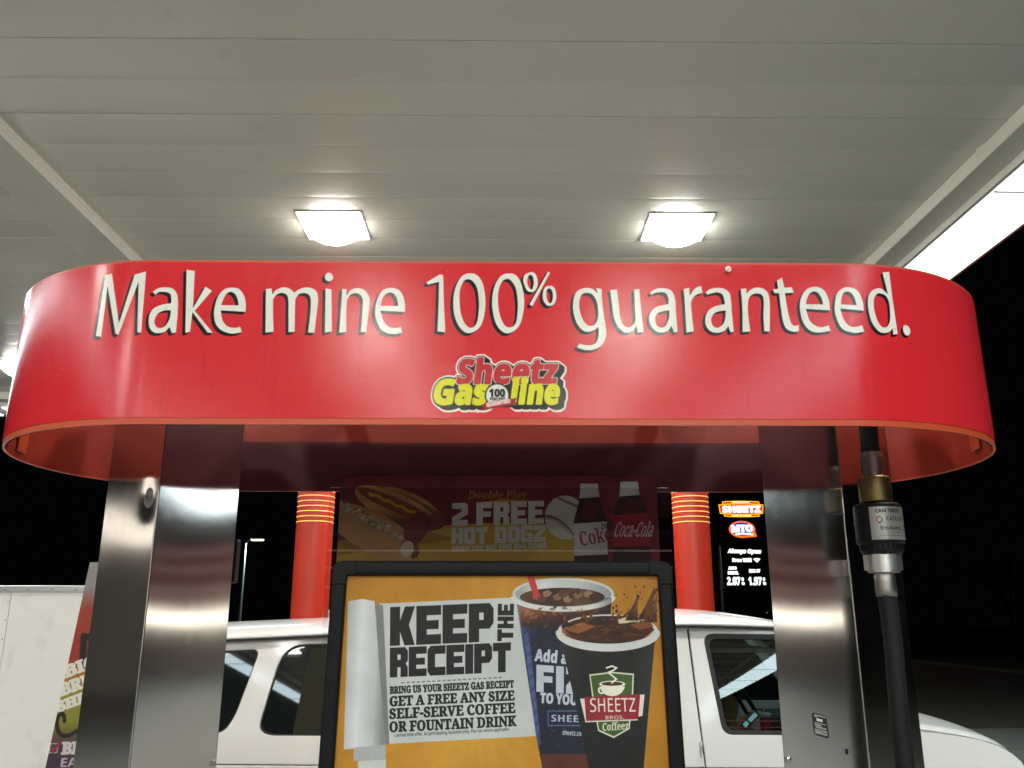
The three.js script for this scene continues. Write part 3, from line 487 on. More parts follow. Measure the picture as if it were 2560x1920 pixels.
  x.lineWidth = 17; x.strokeStyle = '#d3d6d5'; x.beginPath(); for (let k = 0; k <= 30; k++) { const a = 0.02 + k / 30 * 3.1; x.lineTo(...P(1668 + 280 * Math.cos(a), 462 + 90 * Math.sin(a))); } x.stroke();
  for (let k = 0; k < 70; k++) { const a = rr(1420, 1910), b = rr(385, 510), q = (a - 1668) / 262, w = (b - 448) / 74; if (q * q + w * w < 1) ellP(x, P, a, b, rr(8, 40), rr(2, 9), ['rgba(120,70,30,0.25)', 'rgba(25,10,5,0.35)', 'rgba(190,130,70,0.18)'][k % 3], rr(-0.5, 0.3)); }
  polyP(x, P, [[1562, 690], [1690, 676], [1815, 686], [1810, 800], [1790, 980], [1700, 1028], [1612, 990], [1580, 820]], '#d8dcc8'); polyP(x, P, [[1570, 698], [1690, 684], [1807, 694], [1802, 800], [1783, 975], [1700, 1018], [1618, 984], [1588, 820]], '#3f5a2a');
  polyP(x, P, [[1510, 820], [1875, 797], [1862, 912], [1838, 915], [1835, 935], [1540, 945], [1538, 932]], '#e2d9cf'); polyP(x, P, [[1535, 812], [1850, 795], [1838, 928], [1545, 938]], '#8f2430');
  textP(x, P, 'SHEETZ', 1565, 890, 1828, 888, 72, { fill: '#e9e2d6', font: '100px sans-serif' }); textP(x, P, 'BROS.', 1650, 930, 1762, 928, 20, { fill: '#d9b9b0' });
  textP(x, P, 'Coffeez', 1635, 990, 1785, 982, 40, { fill: '#e6e3cf', font: 'bold 100px serif', skew: 0.1 });
  ellP(x, P, 1692, 742, 74, 18, '#ece8da'); ellP(x, P, 1692, 740, 60, 11, '#4a2a18'); ellP(x, P, 1692, 745, 72, 62, '#ece8da', 0, 0.15, 2.99); x.lineWidth = 5; x.strokeStyle = '#ece8da'; x.beginPath(); x.arc(...P(1632, 775), 9, 0, 7); x.stroke();
  x.lineWidth = 5; x.beginPath(); [[1690, 735], [1715, 715], [1690, 695], [1670, 680], [1700, 668], [1716, 655], [1690, 645], [1660, 655]].forEach((p) => x.lineTo(...P(...p))); x.stroke();
  { const im = x.getImageData(0, 0, W, H), d = im.data; for (let i = 0; i < d.length; i += 4) { const q = (i / 4) | 0, n = (rnd() - 0.5) * 16 + (fbm((q % W) / W, Math.floor(q / W) / W, 9) - 0.5) * 22; d[i] += n; d[i + 1] += n; d[i + 2] += n; } x.putImageData(im, 0, 0); }
});
const frame = thing('poster_frame', 'black snap frame with a Keep the Receipt drink poster on the pump', 'poster', [0.002, 1.968, -1.852]);
frame.rotation.x = THREE.MathUtils.degToRad(-5.8);
{
  const W = 0.358, Hh = 0.96, b = 0.0305, c = 0.05;
  part(frame, 'backing', box(2 * W - 0.02, Hh - 0.02, 0.008, 0, -Hh / 2, -0.012), M.black);
  const rail = (len) => { const s = shapeOf(roundPoly([[-b / 2, -0.008, 0.002], [b / 2, -0.008, 0.002], [b / 2, 0.006, 0.008], [-b / 2, 0.006, 0.010]], 5)); return new THREE.ExtrudeGeometry(s, { depth: len, bevelEnabled: false, curveSegments: 6 }); };
  part(frame, 'rail', rail(2 * (W - c)), M.blackFrame, [-(W - c), -b / 2, 0], [0, Math.PI / 2, Math.PI / 2]).rotation.set(0, 0, 0);
  const topRail = frame.children[frame.children.length - 1]; topRail.geometry = rail(2 * (W - c)).applyMatrix4(new THREE.Matrix4().makeBasis(new THREE.Vector3(0, 1, 0), new THREE.Vector3(0, 0, 1), new THREE.Vector3(1, 0, 0)));
  const bot = part(frame, 'rail', topRail.geometry, M.blackFrame, [-(W - c), -Hh + b / 2, 0]);
  const side = rail(Hh - 2 * c).applyMatrix4(new THREE.Matrix4().makeBasis(new THREE.Vector3(-1, 0, 0), new THREE.Vector3(0, 0, 1), new THREE.Vector3(0, 1, 0)));
  for (const sx of [-1, 1]) part(frame, 'rail', side, M.blackFrame, [sx * (W - b / 2), -Hh + c, 0]);
  const cs = shapeOf(roundPoly([[0, -c, 0], [0, 0, 0.042], [c, 0, 0], [c, -b, 0], [b, -b, 0.004], [b, -c, 0]], 8));
  const cg = new THREE.ExtrudeGeometry(cs, { depth: 0.010, bevelEnabled: true, bevelSize: 0.003, bevelThickness: 0.003, bevelSegments: 3, bevelOffset: -0.003 });
  for (const [x, y, r] of [[-W, 0, 0], [W, 0, -Math.PI / 2], [W, -Hh, Math.PI], [-W, -Hh, Math.PI / 2]]) part(frame, 'corner_joint', cg, M.blackFrame, [x, y, -0.007], [0, 0, r]);
  const pw = W - b + 0.004, ph = 0.656 * 1.375 / 2;
  part(frame, 'poster_sheet', new THREE.PlaneGeometry(2 * pw, Hh - 2 * b + 0.008).translate(0, -Hh / 2, -0.0065), mat(1, 1, 1, 0.42, { map: receiptTex, specularIntensity: 0.6 }));
  part(frame, 'foot', box(0.05, 0.05, 0.2, -0.2, -0.62, -0.1), M.steelDark); part(frame, 'foot', box(0.05, 0.05, 0.2, 0.2, -0.62, -0.1), M.steelDark);
}

// ---------- hot dog poster behind it ----------
const dogTex = canvasTex(1024, 600, (x, W, H) => {
  const P = (a, b) => [(a - 70) / 2010 * 1024, (b - 20) / 2010 * 1024];
  x.fillStyle = '#7c1a22'; x.fillRect(0, 0, W, H);
  polyP(x, P, [[560, 345], [1000, 318], [1700, 330], [2080, 390], [2080, 1300], [70, 1300], [70, 470]], '#d8b232'); polyP(x, P, [[70, 430], [560, 345], [800, 420], [70, 520]], '#b98a26');
  polyP(x, P, [[1560, 300], [1700, 260], [2080, 240], [2080, 560], [1600, 560]], '#8c2028');
  const bun = (cx, cy, rx, ry, rot) => { const a = P(cx, cy - ry), b = P(cx, cy + ry); ellP(x, P, cx, cy, rx, ry, grad(x, a, b, [[0, '#c98a48'], [0.45, '#dca766'], [0.8, '#a4642c'], [1, '#6b3a18']]), rot); for (let k = 0; k < 60; k++) { const q = rr(0, 6.28), w = Math.sqrt(rnd()) * 0.9, u = rx * w * Math.cos(q), v = ry * w * Math.sin(q); ellP(x, P, cx + u * Math.cos(rot) - v * Math.sin(rot), cy + u * Math.sin(rot) + v * Math.cos(rot), rr(10, 34), rr(4, 12), rnd() < 0.5 ? 'rgba(236,190,124,0.12)' : 'rgba(110,58,22,0.12)', rot); } };
  bun(520, 205, 215, 70, 0.45); ellP(x, P, 500, 190, 190, 40, '#8a3c22', 0.42); for (let k = 0; k < 26; k++) ellP(x, P, 330 + k * 13 + rr(-10, 10), 112 + k * 5.2 + rr(-12, 12), rr(8, 18), rr(5, 12), ['#6a7a2e', '#a8622a', '#4f3a1c'][k % 3]);
  bun(430, 225, 290, 92, 0.42); ellP(x, P, 420, 205, 265, 44, '#9a4424', 0.40); x.strokeStyle = '#e0a52a'; x.lineWidth = 9; x.beginPath(); for (let k = 0; k <= 20; k++) x.lineTo(...P(250 + k * 21, 128 + k * 9.2 + 7 * Math.sin(k * 1.7))); x.stroke();
  ellP(x, P, 690, 300, 52, 60, '#8a3a24', 0.3); ellP(x, P, 575, 330, 70, 84, '#7d3020', 0.3);
  bun(280, 370, 330, 120, 0.45); ellP(x, P, 250, 310, 290, 60, '#caa27a', 0.46); for (let k = 0; k < 60; k++) ellP(x, P, 90 + k * 6.6 + rr(-12, 12), 205 + k * 3.6 + rr(-26, 26), rr(9, 20), rr(6, 13), ['#e6dcc4', '#d9c49a', '#c8b48a', '#b9742e'][k % 4]);
  ellP(x, P, 545, 375, 66, 78, '#8a3a24', 0.3); ellP(x, P, 300, 440, 255, 70, '#dba868', 0.42); ellP(x, P, 505, 480, 40, 50, '#efe3c8', 0.3);
  x.save(); fitText(x, 'Double Play', ...P(875, 165), ...P(1250, 160), 24, { fill: '#b98a2e', font: 'bold 100px serif', skew: 0.25 }); x.restore(); polyP(x, P, [[925, 195], [1100, 165], [1290, 178], [1200, 190]], '#c9942c');
  blockText(x, '2 FREE', P, 780, 338, 1360, 322, 145, '#efe9dc', 0.09); blockText(x, 'HOT', P, 780, 450, 1005, 446, 102, '#efe9dc', 0.08); blockText(x, 'DOGZ', P, 1050, 444, 1368, 434, 104, '#efe9dc', 0.07);
  textP(x, P, 'WHEN YOU BUY TWO 20oz COKES', 782, 494, 1376, 472, 32, { fill: '#efe9dc', stroke: '#efe9dc', lw: 3 });
  ellP(x, P, 1495, 282, 130, 138, '#e4ddcf'); x.strokeStyle = '#7a2a26'; x.lineWidth = 3;
  for (let k = 0; k < 15; k++) { const a = k / 14, px = 1372 + a * 180, py = 268 + a * a * 130; x.beginPath(); x.moveTo(...P(px - 8, py + 22)); x.lineTo(...P(px, py)); x.lineTo(...P(px + 14, py + 16)); x.stroke(); const qx = 1450 + a * 120, qy = 155 + a * 52; x.beginPath(); x.moveTo(...P(qx - 4, qy + 14)); x.lineTo(...P(qx + 2, qy - 4)); x.stroke(); }
  const bottle = (cx, top, lab, lab2, w) => { polyP(x, P, [[cx - 55, top], [cx + 55, top], [cx + 66, top + 100], [cx - 66, top + 100]], '#d9d9d4'); polyP(x, P, [[cx - 62, top + 95], [cx + 62, top + 85], [cx + w, top + 235], [cx + w, 620], [cx - w, 620], [cx - w, top + 245]], '#2a0f0c'); ellP(x, P, cx, top + 170, w * 0.55, 70, '#5a1d12'); polyP(x, P, [[cx - w, lab], [cx + w, lab - 15], [cx + w, lab2], [cx - w, lab2 + 8]], cx < 1700 ? '#e6e4de' : '#c01f2b'); };
  bottle(1650, 68, 322, 512, 105); bottle(1905, 55, 268, 458, 118);
  textP(x, P, 'Coke', 1585, 462, 1790, 426, 88, { fill: '#b0302f', font: 'bold 100px serif' }); textP(x, P, 'Diet', 1715, 360, 1800, 346, 38, { fill: '#2a2a2a', font: 'bold 100px serif', skew: 0.25 });
  textP(x, P, 'Coca-Cola', 1790, 402, 2036, 400, 88, { fill: '#efe9e2', font: '100px serif', skew: 0.35, stroke: '#efe9e2', lw: 3 });
  { const im = x.getImageData(0, 0, W, H), d = im.data; for (let i = 0; i < d.length; i += 4) { const q = (i / 4) | 0, n = (rnd() - 0.5) * 16 + (fbm((q % W) / W, Math.floor(q / W) / W, 9) - 0.5) * 22; d[i] += n; d[i + 1] += n; d[i + 2] += n; } x.putImageData(im, 0, 0); }
});
const dog = thing('hot_dog_poster', 'shaded poster offering 2 free hot dogz behind the black frame', 'poster', [0, 0, 0]);
part(dog, 'backing', box(0.882, 0.518, 0.006, -0.0085, 1.977, -2.386), M.black);
part(dog, 'poster_sheet', new THREE.PlaneGeometry(0.881, 0.516).translate(-0.0085, 1.977, -2.3815), mat(0.8, 0.8, 0.8, 0.5, { map: dogTex }));
part(dog, 'acrylic_sheet', box(0.937, 0.49, 0.003, -0.006, 1.955, -2.366), M.acrylic);
part(dog, 'standoff', box(0.8, 0.03, 0.1, 0, 1.70, -2.40), M.steelDark);
for (const sx of [-1, 1]) part(dog, 'standoff', box(0.02, 0.34, 0.02, sx * 0.33, 1.555, -2.39), M.steelDark);

// ---------- white van ----------
const van = thing('van', 'white passenger van parked behind the pump, hood to the right', 'van', [0, 0, -4.6]);
const TILT = THREE.MathUtils.degToRad(7), BELT = 1.146;
van.rotation.y = THREE.MathUtils.degToRad(-2.9); van.scale.x = 0.985;
const gut = (x) => x < -0.9 ? 1.764 + (x + 0.9) * 0.042 : x < 0.9 ? 1.764 + (x + 0.9) * 0.0278 : 1.814 - 0.02 * (x - 0.9) ** 2 - 0.012 * (x - 0.9);
const win1 = roundPoly([[-1.86, 1.675, 0.06], [-1.292, 1.70, 0.045], [-1.385, 1.37, 0.05], [-1.44, 1.285, 0.07], [-1.93, 1.275, 0.08]], 8);
const win2 = roundPoly([[-1.165, 1.722, 0.12], [0.72, 1.765, 0.06], [0.78, 1.282, 0.07], [-1.262, 1.280, 0.10], [-1.235, 1.42, 0.05]], 8);
const win3 = roundPoly([[1.058, 1.778, 0.055], [1.62, 1.772, 0.04], [1.97, 1.34, 0.05], [1.93, 1.297, 0.04], [1.122, 1.297, 0.05]], 8);
const rearSide = []; for (let x = -1.96; x <= 0.97; x += 0.12) rearSide.push([x, gut(x)]);
const upRear = shapeOf([[-2.06, BELT], [-2.05, 1.3], ...rearSide.slice(0), [0.975, gut(0.975)], [1.018, BELT]]);
const doorTop = []; for (let x = 0.985; x <= 1.45; x += 0.08) doorTop.push([x, gut(x) - 0.002]);
const upDoor = shapeOf([[1.024, BELT], ...doorTop, [1.66, 1.785], [2.02, 1.36], [2.02, BELT]]);
const upFender = shapeOf([[2.026, BELT], [2.026, 1.337], [2.125, 1.322], [2.26, 1.303], [2.387, 1.279], [2.47, 1.252], [2.535, 1.215], [2.57, 1.18], [2.584, BELT]]);
const hole = (pts) => shapeOf(pts.slice().reverse());
upRear.holes.push(hole(win1), hole(win2)); upDoor.holes.push(hole(win3));
const ext = (s, d = 0.022, bev = 0.005) => new THREE.ExtrudeGeometry(s, { depth: d - bev, bevelEnabled: true, bevelSize: bev, bevelThickness: bev, bevelOffset: -bev, bevelSegments: 2, curveSegments: 4 });
const insetRing = (pts, k) => { const cx = pts.reduce((a, p) => a + p[0], 0) / pts.length, cy = pts.reduce((a, p) => a + p[1], 0) / pts.length, w = Math.max(...pts.map((p) => Math.abs(p[0] - cx))), h = Math.max(...pts.map((p) => Math.abs(p[1] - cy))); return pts.map(([x, y]) => [cx + (x - cx) * (1 - k / w), cy + (y - cy) * (1 - k / h)]); };
const VW = 1.95;
for (const far of [0, 1]) {
  const up = (name, g, m, z = 0) => { g = g.translate(0, -BELT, z).rotateX(-TILT).translate(0, BELT, 0); if (far) { g = g.clone(); g.scale(1, 1, -1); const ix = g.index; const p = g.attributes; if (ix) for (let i = 0; i < ix.count; i += 3) { const a = ix.getX(i); ix.setX(i, ix.getX(i + 1)); ix.setX(i + 1, a); } else { for (const k of Object.keys(p)) { const n = p[k].itemSize, ar = p[k].array; for (let i = 0; i < p[k].count; i += 3) for (let c = 0; c < n; c++) { const a = ar[i * n + c]; ar[i * n + c] = ar[(i + 1) * n + c]; ar[(i + 1) * n + c] = a; } } } g.computeVertexNormals(); g.translate(0, 0, -VW); } return part(van, name, g, m); };
  up('side_panel', ext(upRear), M.vanWhite, -0.02);
  const door = up('door', ext(upDoor), M.vanWhite, -0.02);
  up('fender', ext(upFender), M.vanWhite, -0.02);
  for (const w of [win1, win2]) { const r = shapeOf(insetRing(w, -0.004)); r.holes.push(hole(insetRing(w, 0.010))); up('window_gasket', new THREE.ExtrudeGeometry(r, { depth: 0.006, bevelEnabled: false }), M.gasket, -0.013); }
  up('shut_line', box(0.028, 0.645, 0.004).rotateZ(0.065).translate(1.002, 1.475, 0), M.vanSeam, -0.026);
  up('window', new THREE.ShapeGeometry(shapeOf(insetRing(win1, -0.02))), M.privacy, -0.012);
  up('window', new THREE.ShapeGeometry(shapeOf(insetRing(win2, -0.02))), M.privacy, -0.012);
  up('window', grid(10, 14, (u, v) => { const y = 1.285 + 0.505 * v, xr = 1.652 + (1.772 - y) * 0.81, x0 = 1.128 - 0.08 * v; return [x0 - 0.012 + (Math.min(xr, 2.0) - x0 + 0.012) * u, y, -((y - 1.48) ** 2) / 10 + 0.004]; }), far ? M.privacy : M.clearGlass, -0.014);
  const ring = shapeOf(insetRing(win3, -0.002)); ring.holes.push(hole(insetRing(win3, 0.022)));
  up('window_gasket', new THREE.ExtrudeGeometry(ring, { depth: 0.012, bevelEnabled: true, bevelSize: 0.002, bevelThickness: 0.002, bevelSegments: 1 }), M.gasket, -0.012);
  // lower body
  const low = shapeOf([[-2.07, 0.42], [-2.06, BELT - 0.005], [1.016, BELT - 0.005], [1.016, 0.36], [-0.88, 0.36], ...[0, 1, 2, 3, 4, 5, 6, 7, 8].map((k) => [-1.30 + 0.42 * Math.cos(k / 8 * Math.PI), 0.36 + 0.40 * Math.sin(k / 8 * Math.PI)]), [-1.72, 0.36]]);
  const lowF = shapeOf([[1.024, 0.36], [1.024, BELT - 0.005], [2.584, BELT - 0.005], [2.60, 0.95], [2.60, 0.45], [2.34, 0.36], ...[0, 1, 2, 3, 4, 5, 6, 7, 8].map((k) => [1.92 + 0.42 * Math.cos(k / 8 * Math.PI), 0.36 + 0.40 * Math.sin(k / 8 * Math.PI)]), [1.5, 0.36]]);
  for (const s of [low, lowF]) part(van, 'lower_panel', ext(s), M.vanWhite, [0, 0, far ? -VW : -0.02]);
  for (const x of [-1.30, 1.92]) { const w = new THREE.Group(); w.name = 'wheel'; w.position.set(x, 0.374, far ? -VW + 0.16 : -0.16); van.add(w); part(w, 'tyre', new THREE.TorusGeometry(0.27, 0.08, 14, 40).scale(1, 1, 1.25), M.rubber); part(w, 'rim', cyl(0.2, 0.2, 0.16, 28).rotateX(Math.PI / 2), M.alu); }
}
// dark shut lines behind the panel gaps
part(van, 'inner_shell', merge([box(4.5, 0.03, 1.8, 0.25, 0.42, -VW / 2), box(0.05, 0.8, 0.01, 1.02, 0.78, -0.03), box(0.05, 0.76, 1.8, 2.02, 0.78, -VW / 2), box(0.05, 0.9, 1.85, -2.0, 0.8, -VW / 2), box(0.03, 0.6, 1.75, -1.97, 1.45, -VW / 2)]), M.interior);
part(van, 'waist_line', box(4.6, 0.012, 0.012, 0.27, BELT - 0.002, -0.016), M.vanSeam);
{ // roof
  const hr = (x) => (x < 0.9 ? 0.070 : x < 1.13 ? 0.070 - 0.01 * (x - 0.9) / 0.23 : Math.max(0.004, 0.060 - 0.056 * ((x - 1.13) / 0.5) ** 1.3));
  part(van, 'roof', grid(60, 40, (u, v) => { const x = -2.0 + u * 3.64, s = v * 2 - 1, e = Math.sign(s) * (1 - (1 - Math.abs(s)) ** 1.6); const zin = 0.052; return [x, gut(x) + 0.004 + hr(x) * Math.pow(Math.max(0, 1 - Math.abs(e) ** 5), 0.55) + 0.03 * (1 - e * e), -zin - (VW - 2 * zin) * (e + 1) / 2 + 0.012 * Math.sign(-s) * (Math.abs(s) > 0.97 ? 1 : 0.9)]; }), M.vanWhite);
  part(van, 'drip_rail', tube(Array.from({ length: 14 }, (_, k) => { const x = -1.98 + k * 0.27; return [x, gut(x) - 0.001, -0.040]; }), 0.0065, 60, 6), M.vanSeam);
  part(van, 'rail_lip', tube(Array.from({ length: 14 }, (_, k) => { const x = -1.98 + k * 0.27; return [x, gut(x) + 0.012, -0.040]; }), 0.008, 60, 8), M.vanWhite);
}
part(van, 'windscreen', grid(8, 8, (u, v) => [1.64 + 0.40 * v + 0.03 * Math.sin(u * Math.PI), 1.79 - 0.42 * v, -0.06 - (VW - 0.12) * u]), M.clearGlass);
part(van, 'hood', grid(30, 30, (u, v) => { const s = v * 2 - 1, nose = 2.585 + 0.10 * (1 - s * s), x = 2.0 + (nose - 2.0) * u, e = Math.abs(s) > 0.93 ? (Math.abs(s) - 0.93) / 0.07 : 0; return [x, 1.352 - 0.075 * u - 0.05 * u ** 4 - 0.10 * u ** 14 + 0.022 * (1 - s * s) - 0.014 * e * e, -0.012 - (VW - 0.024) * v]; }), M.vanWhite);
part(van, 'nose', grid(20, 10, (u, v) => { const s = u * 2 - 1; return [2.585 + 0.10 * (1 - s * s) + 0.03 * Math.sin(v * Math.PI), 1.135 - 0.75 * v + 0.022 * (1 - s * s), -0.02 - (VW - 0.04) * u]; }), M.vanWhite);
part(van, 'rear_panel', box(0.03, 1.28, VW - 0.16, -2.02, 1.07, -VW / 2), M.vanWhite);
for (const y of [1.228]) { const h = part(van, 'hinge', rbox(0.014, 0.072, 0.016, 0.005, 1.004, y, -0.002), M.alu); part(h, 'hinge_pin', merge([cyl(0.0055, 0.0055, 0.02, 10, 1.005, 1.255, 0.007), cyl(0.0055, 0.0055, 0.02, 10, 1.005, 1.2, 0.007)]), M.vanWhite); }
// cabin
part(van, 'dashboard', merge([rbox(0.34, 0.42, 1.7, 0.06, 1.86, 1.0, -VW / 2), rbox(0.30, 0.10, 0.44, 0.04, 1.76, 1.22, -1.42)]), M.interior);
part(van, 'steering_wheel', new THREE.TorusGeometry(0.19, 0.014, 10, 40).rotateY(Math.PI / 2).rotateZ(0.5), M.interior, [1.56, 1.30, -1.42]);
for (const z of [-0.50, -1.42]) { const s = part(van, 'seat', merge([rbox(0.5, 0.16, 0.5, 0.05, 1.12, 0.78, z), rbox(0.15, 0.62, 0.48, 0.06, 0, 0.3, 0).rotateZ(0.35).translate(0.92, 0.84, z)]), M.seat); part(s, 'headrest', rbox(0.1, 0.17, 0.26, 0.04, 0.66, 1.56, z), M.seat); }
part(van, 'console', rbox(0.5, 0.45, 0.2, 0.03, 1.5, 0.97, -0.42), M.interior);
part(van, 'headliner', box(3.4, 0.02, 1.7, -0.25, 1.69, -VW / 2), mat(0.22, 0.21, 0.2, 0.95));

// ---------- the passenger ----------
function polygonize(sdf, c, half, res) {
  const mc = new MarchingCubes(res, M.skin, false, false, 60000), n = mc.size ?? res; mc.isolation = 0;
  for (let k = 0; k < res; k++) for (let j = 0; j < res; j++) for (let i = 0; i < res; i++) mc.field[i + j * res + k * res * res] = -sdf(c[0] + half * (i - res / 2) / (res / 2), c[1] + half * (j - res / 2) / (res / 2), c[2] + half * (k - res / 2) / (res / 2));
  mc.update();
  const m = mc.count, g = new THREE.BufferGeometry(), p = Float32Array.from(mc.positionArray.subarray(0, m * 3));
  for (let i = 0; i < m; i++) for (let q = 0; q < 3; q++) p[i * 3 + q] = c[q] + half * p[i * 3 + q];
  g.setAttribute('position', new THREE.BufferAttribute(p, 3)); g.setAttribute('normal', new THREE.BufferAttribute(Float32Array.from(mc.normalArray.subarray(0, m * 3)), 3));
  const uv = new Float32Array(m * 2); g.setAttribute('uv', new THREE.BufferAttribute(uv, 2)); g.computeVertexNormals();
  return g;
}
const cap = (a, b, r0, r1) => (x, y, z) => { const dx = b[0] - a[0], dy = b[1] - a[1], dz = b[2] - a[2], px = x - a[0], py = y - a[1], pz = z - a[2], t = Math.max(0, Math.min(1, (px * dx + py * dy + pz * dz) / (dx * dx + dy * dy + dz * dz))); return Math.hypot(px - dx * t, py - dy * t, pz - dz * t) - (r0 + (r1 - r0) * t); };
const ball = (c, r, s = [1, 1, 1]) => (x, y, z) => (Math.hypot((x - c[0]) / s[0], (y - c[1]) / s[1], (z - c[2]) / s[2]) - r) * Math.min(...s);
const blend = (list, k = 0.03) => (x, y, z) => { let s = 0; for (const f of list) s += Math.exp(-f(x, y, z) / k * 1.6); return -Math.log(s) * k / 1.6; };
const SH = [1.235, 1.385, -5.03], EL = [1.19, 1.15, -4.98], WR = [1.285, 1.245, -5.02];
const person = thing('person', 'person in a tan sleeve holding a phone inside the white van', 'person', [0, 0, 0]);
part(person, 'body', merge([
  polygonize(blend([cap([1.05, 1.5, -5.12], [1.06, 1.38, -5.12], 0.05, 0.055), ball([1.045, 1.575, -5.12], 0.095, [0.95, 1.2, 0.82]), ball([1.145, 1.565, -5.12], 0.016), ball([1.115, 1.515, -5.12], 0.03, [1, 0.8, 1.2]), ball([1.03, 1.57, -5.04], 0.02, [1, 1.5, 0.6]), ball([1.03, 1.57, -5.2], 0.02, [1, 1.5, 0.6])], 0.018), [1.06, 1.53, -5.12], 0.2, 44),
  polygonize(blend([cap(EL, WR, 0.042, 0.027), ball([1.315, 1.278, -5.025], 0.036, [0.8, 1.1, 0.6]),
    ...[0, 1, 2, 3].flatMap((k) => { const b = [1.318 + 0.010 * k, 1.300 - 0.016 * k + 0.004, -5.018], m = [b[0] + 0.028, b[1] + 0.012 - 0.003 * k, -5.004], e = [m[0] + 0.012, m[1] - 0.014, -4.995]; return [cap(b, m, 0.0095, 0.009), cap(m, e, 0.009, 0.0078)]; }),
    cap([1.30, 1.285, -5.03], [1.325, 1.318, -5.04], 0.011, 0.010), cap([1.325, 1.318, -5.04], [1.35, 1.33, -5.035], 0.010, 0.009)], 0.007), [1.28, 1.24, -5.0], 0.16, 64),
]), M.skin);
part(person, 'jacket', polygonize(blend([cap([1.06, 1.36, -5.12], [1.14, 0.98, -5.12], 0.15, 0.15), cap([1.1, 1.37, -5.28], SH, 0.075, 0.062), cap(SH, EL, 0.063, 0.052), cap(EL, [1.255, 1.215, -5.0], 0.05, 0.04), cap([1.1, 1.37, -5.28], [1.2, 1.12, -5.32], 0.062, 0.05)], 0.03), [1.12, 1.2, -5.14], 0.42, 60), M.tan);
part(person, 'trousers', polygonize(blend([cap([1.14, 0.93, -5.03], [1.55, 0.98, -5.02], 0.09, 0.065), cap([1.14, 0.93, -5.21], [1.55, 0.98, -5.22], 0.09, 0.065), cap([1.55, 0.98, -5.02], [1.66, 0.58, -5.02], 0.06, 0.05), cap([1.55, 0.98, -5.22], [1.66, 0.58, -5.22], 0.06, 0.05)], 0.03), [1.38, 0.8, -5.12], 0.46, 56), M.interior);
part(person, 'hair', polygonize(ball([1.02, 1.60, -5.12], 0.105, [0.95, 1.15, 0.88]), [1.02, 1.60, -5.12], 0.15, 32), mat(0.05, 0.03, 0.02, 0.7));
const phone = thing('mobile_phone', 'dark phone with a pale glowing screen held tilted in the van', 'phone', [1.360, 1.318, -4.985]);
phone.rotation.set(-0.35, 0.1, 0.69);
part(phone, 'case', rbox(0.125, 0.03, 0.010, 0.004), M.black);
part(phone, 'screen', merge([box(0.06, 0.022, 0.001, 0.018, 0.001, 0.0056), box(0.03, 0.022, 0.001, -0.040, 0.001, 0.0056)]), mat(0.1, 0.12, 0.12, 0.2, { emissive: col(0.35, 0.75, 0.75), emissiveIntensity: 0.75 }));
const cupA = thing('paper_cup', 'plain white paper cup beside the phone in the van', 'cup', [1.405, 1.235, -5.06]);
part(cupA, 'cup_body', lathe([[0.001, 0], [0.026, 0], [0.036, 0.118], [0.033, 0.118], [0.024, 0.004]], 28), mat(0.62, 0.66, 0.6, 0.6)); part(cupA, 'cup_rim', new THREE.TorusGeometry(0.0355, 0.0025, 8, 32).rotateX(Math.PI / 2).translate(0, 0.118, 0), mat(0.65, 0.67, 0.63, 0.5));
const cupB = thing('drink_cup', 'red drink cup with white lid and straw in the van', 'cup', [1.456, 1.235, -5.05]);
part(cupB, 'cup_body', lathe([[0.001, 0], [0.027, 0], [0.035, 0.088], [0.001, 0.088]], 28), mat(0.42, 0.03, 0.04, 0.45)); part(cupB, 'lid', lathe([[0.001, 0.112], [0.032, 0.112], [0.036, 0.106], [0.038, 0.088], [0.001, 0.087]], 28), mat(0.6, 0.63, 0.6, 0.5)); part(cupB, 'straw', cyl(0.0028, 0.0028, 0.05, 8, 0, 0.133, 0), mat(0.6, 0.62, 0.6, 0.5));

// ---------- trailer ----------
const trailer = thing('box_trailer', 'white box trailer with riveted silver top rail, left edge of the picture', 'trailer', [0, 0, -8]);
for (const [x0, x1] of [[-8.2, -6.85], [-6.845, -5.63], [-5.625, -4.412], [-4.408, -3.5]]) part(trailer, 'side_sheet', box(x1 - x0 - 0.002, 1.5, 0.01, (x0 + x1) / 2, 1.34, 0), M.trailerWhite).geometry.attributes.uv.array.forEach((v, i, a) => { a[i] = v * 1.4 + (i % 2 ? 0 : x0); });
part(trailer, 'body_frame', merge([box(4.68, 1.5, 0.02, -5.85, 1.33, -0.02), box(0.02, 1.5, 2.1, -3.5, 1.34, -1.06), box(4.7, 0.02, 2.1, -5.85, 2.10, -1.06), box(4.7, 0.12, 2.1, -5.85, 0.55, -1.06)]), M.trailerWhite);
part(trailer, 'top_rail', rbox(4.72, 0.058, 0.03, 0.006, -5.85, 2.110, 0.004), M.alu);
part(trailer, 'rivets', merge([...Array.from({ length: 22 }, (_, k) => new THREE.SphereGeometry(0.008, 8, 6).scale(1, 1, 0.5).translate(-3.62 - k * 0.212, 2.105, 0.019)), ...[-4.43, -5.65, -6.87].flatMap((x) => Array.from({ length: 8 }, (_, k) => new THREE.SphereGeometry(0.007, 8, 6).scale(1, 1, 0.5).translate(x, 2.0 - k * 0.163, 0.006)))]), M.dullMetal);
for (const z of [-0.15, -1.95]) for (const x of [-5.6, -6.4]) { const w = new THREE.Group(); w.name = 'wheel'; w.position.set(x, 0.324, z); trailer.add(w); part(w, 'tyre', new THREE.TorusGeometry(0.23, 0.07, 12, 32), M.rubber); part(w, 'rim', cyl(0.17, 0.17, 0.1, 20).rotateX(Math.PI / 2), M.alu); }

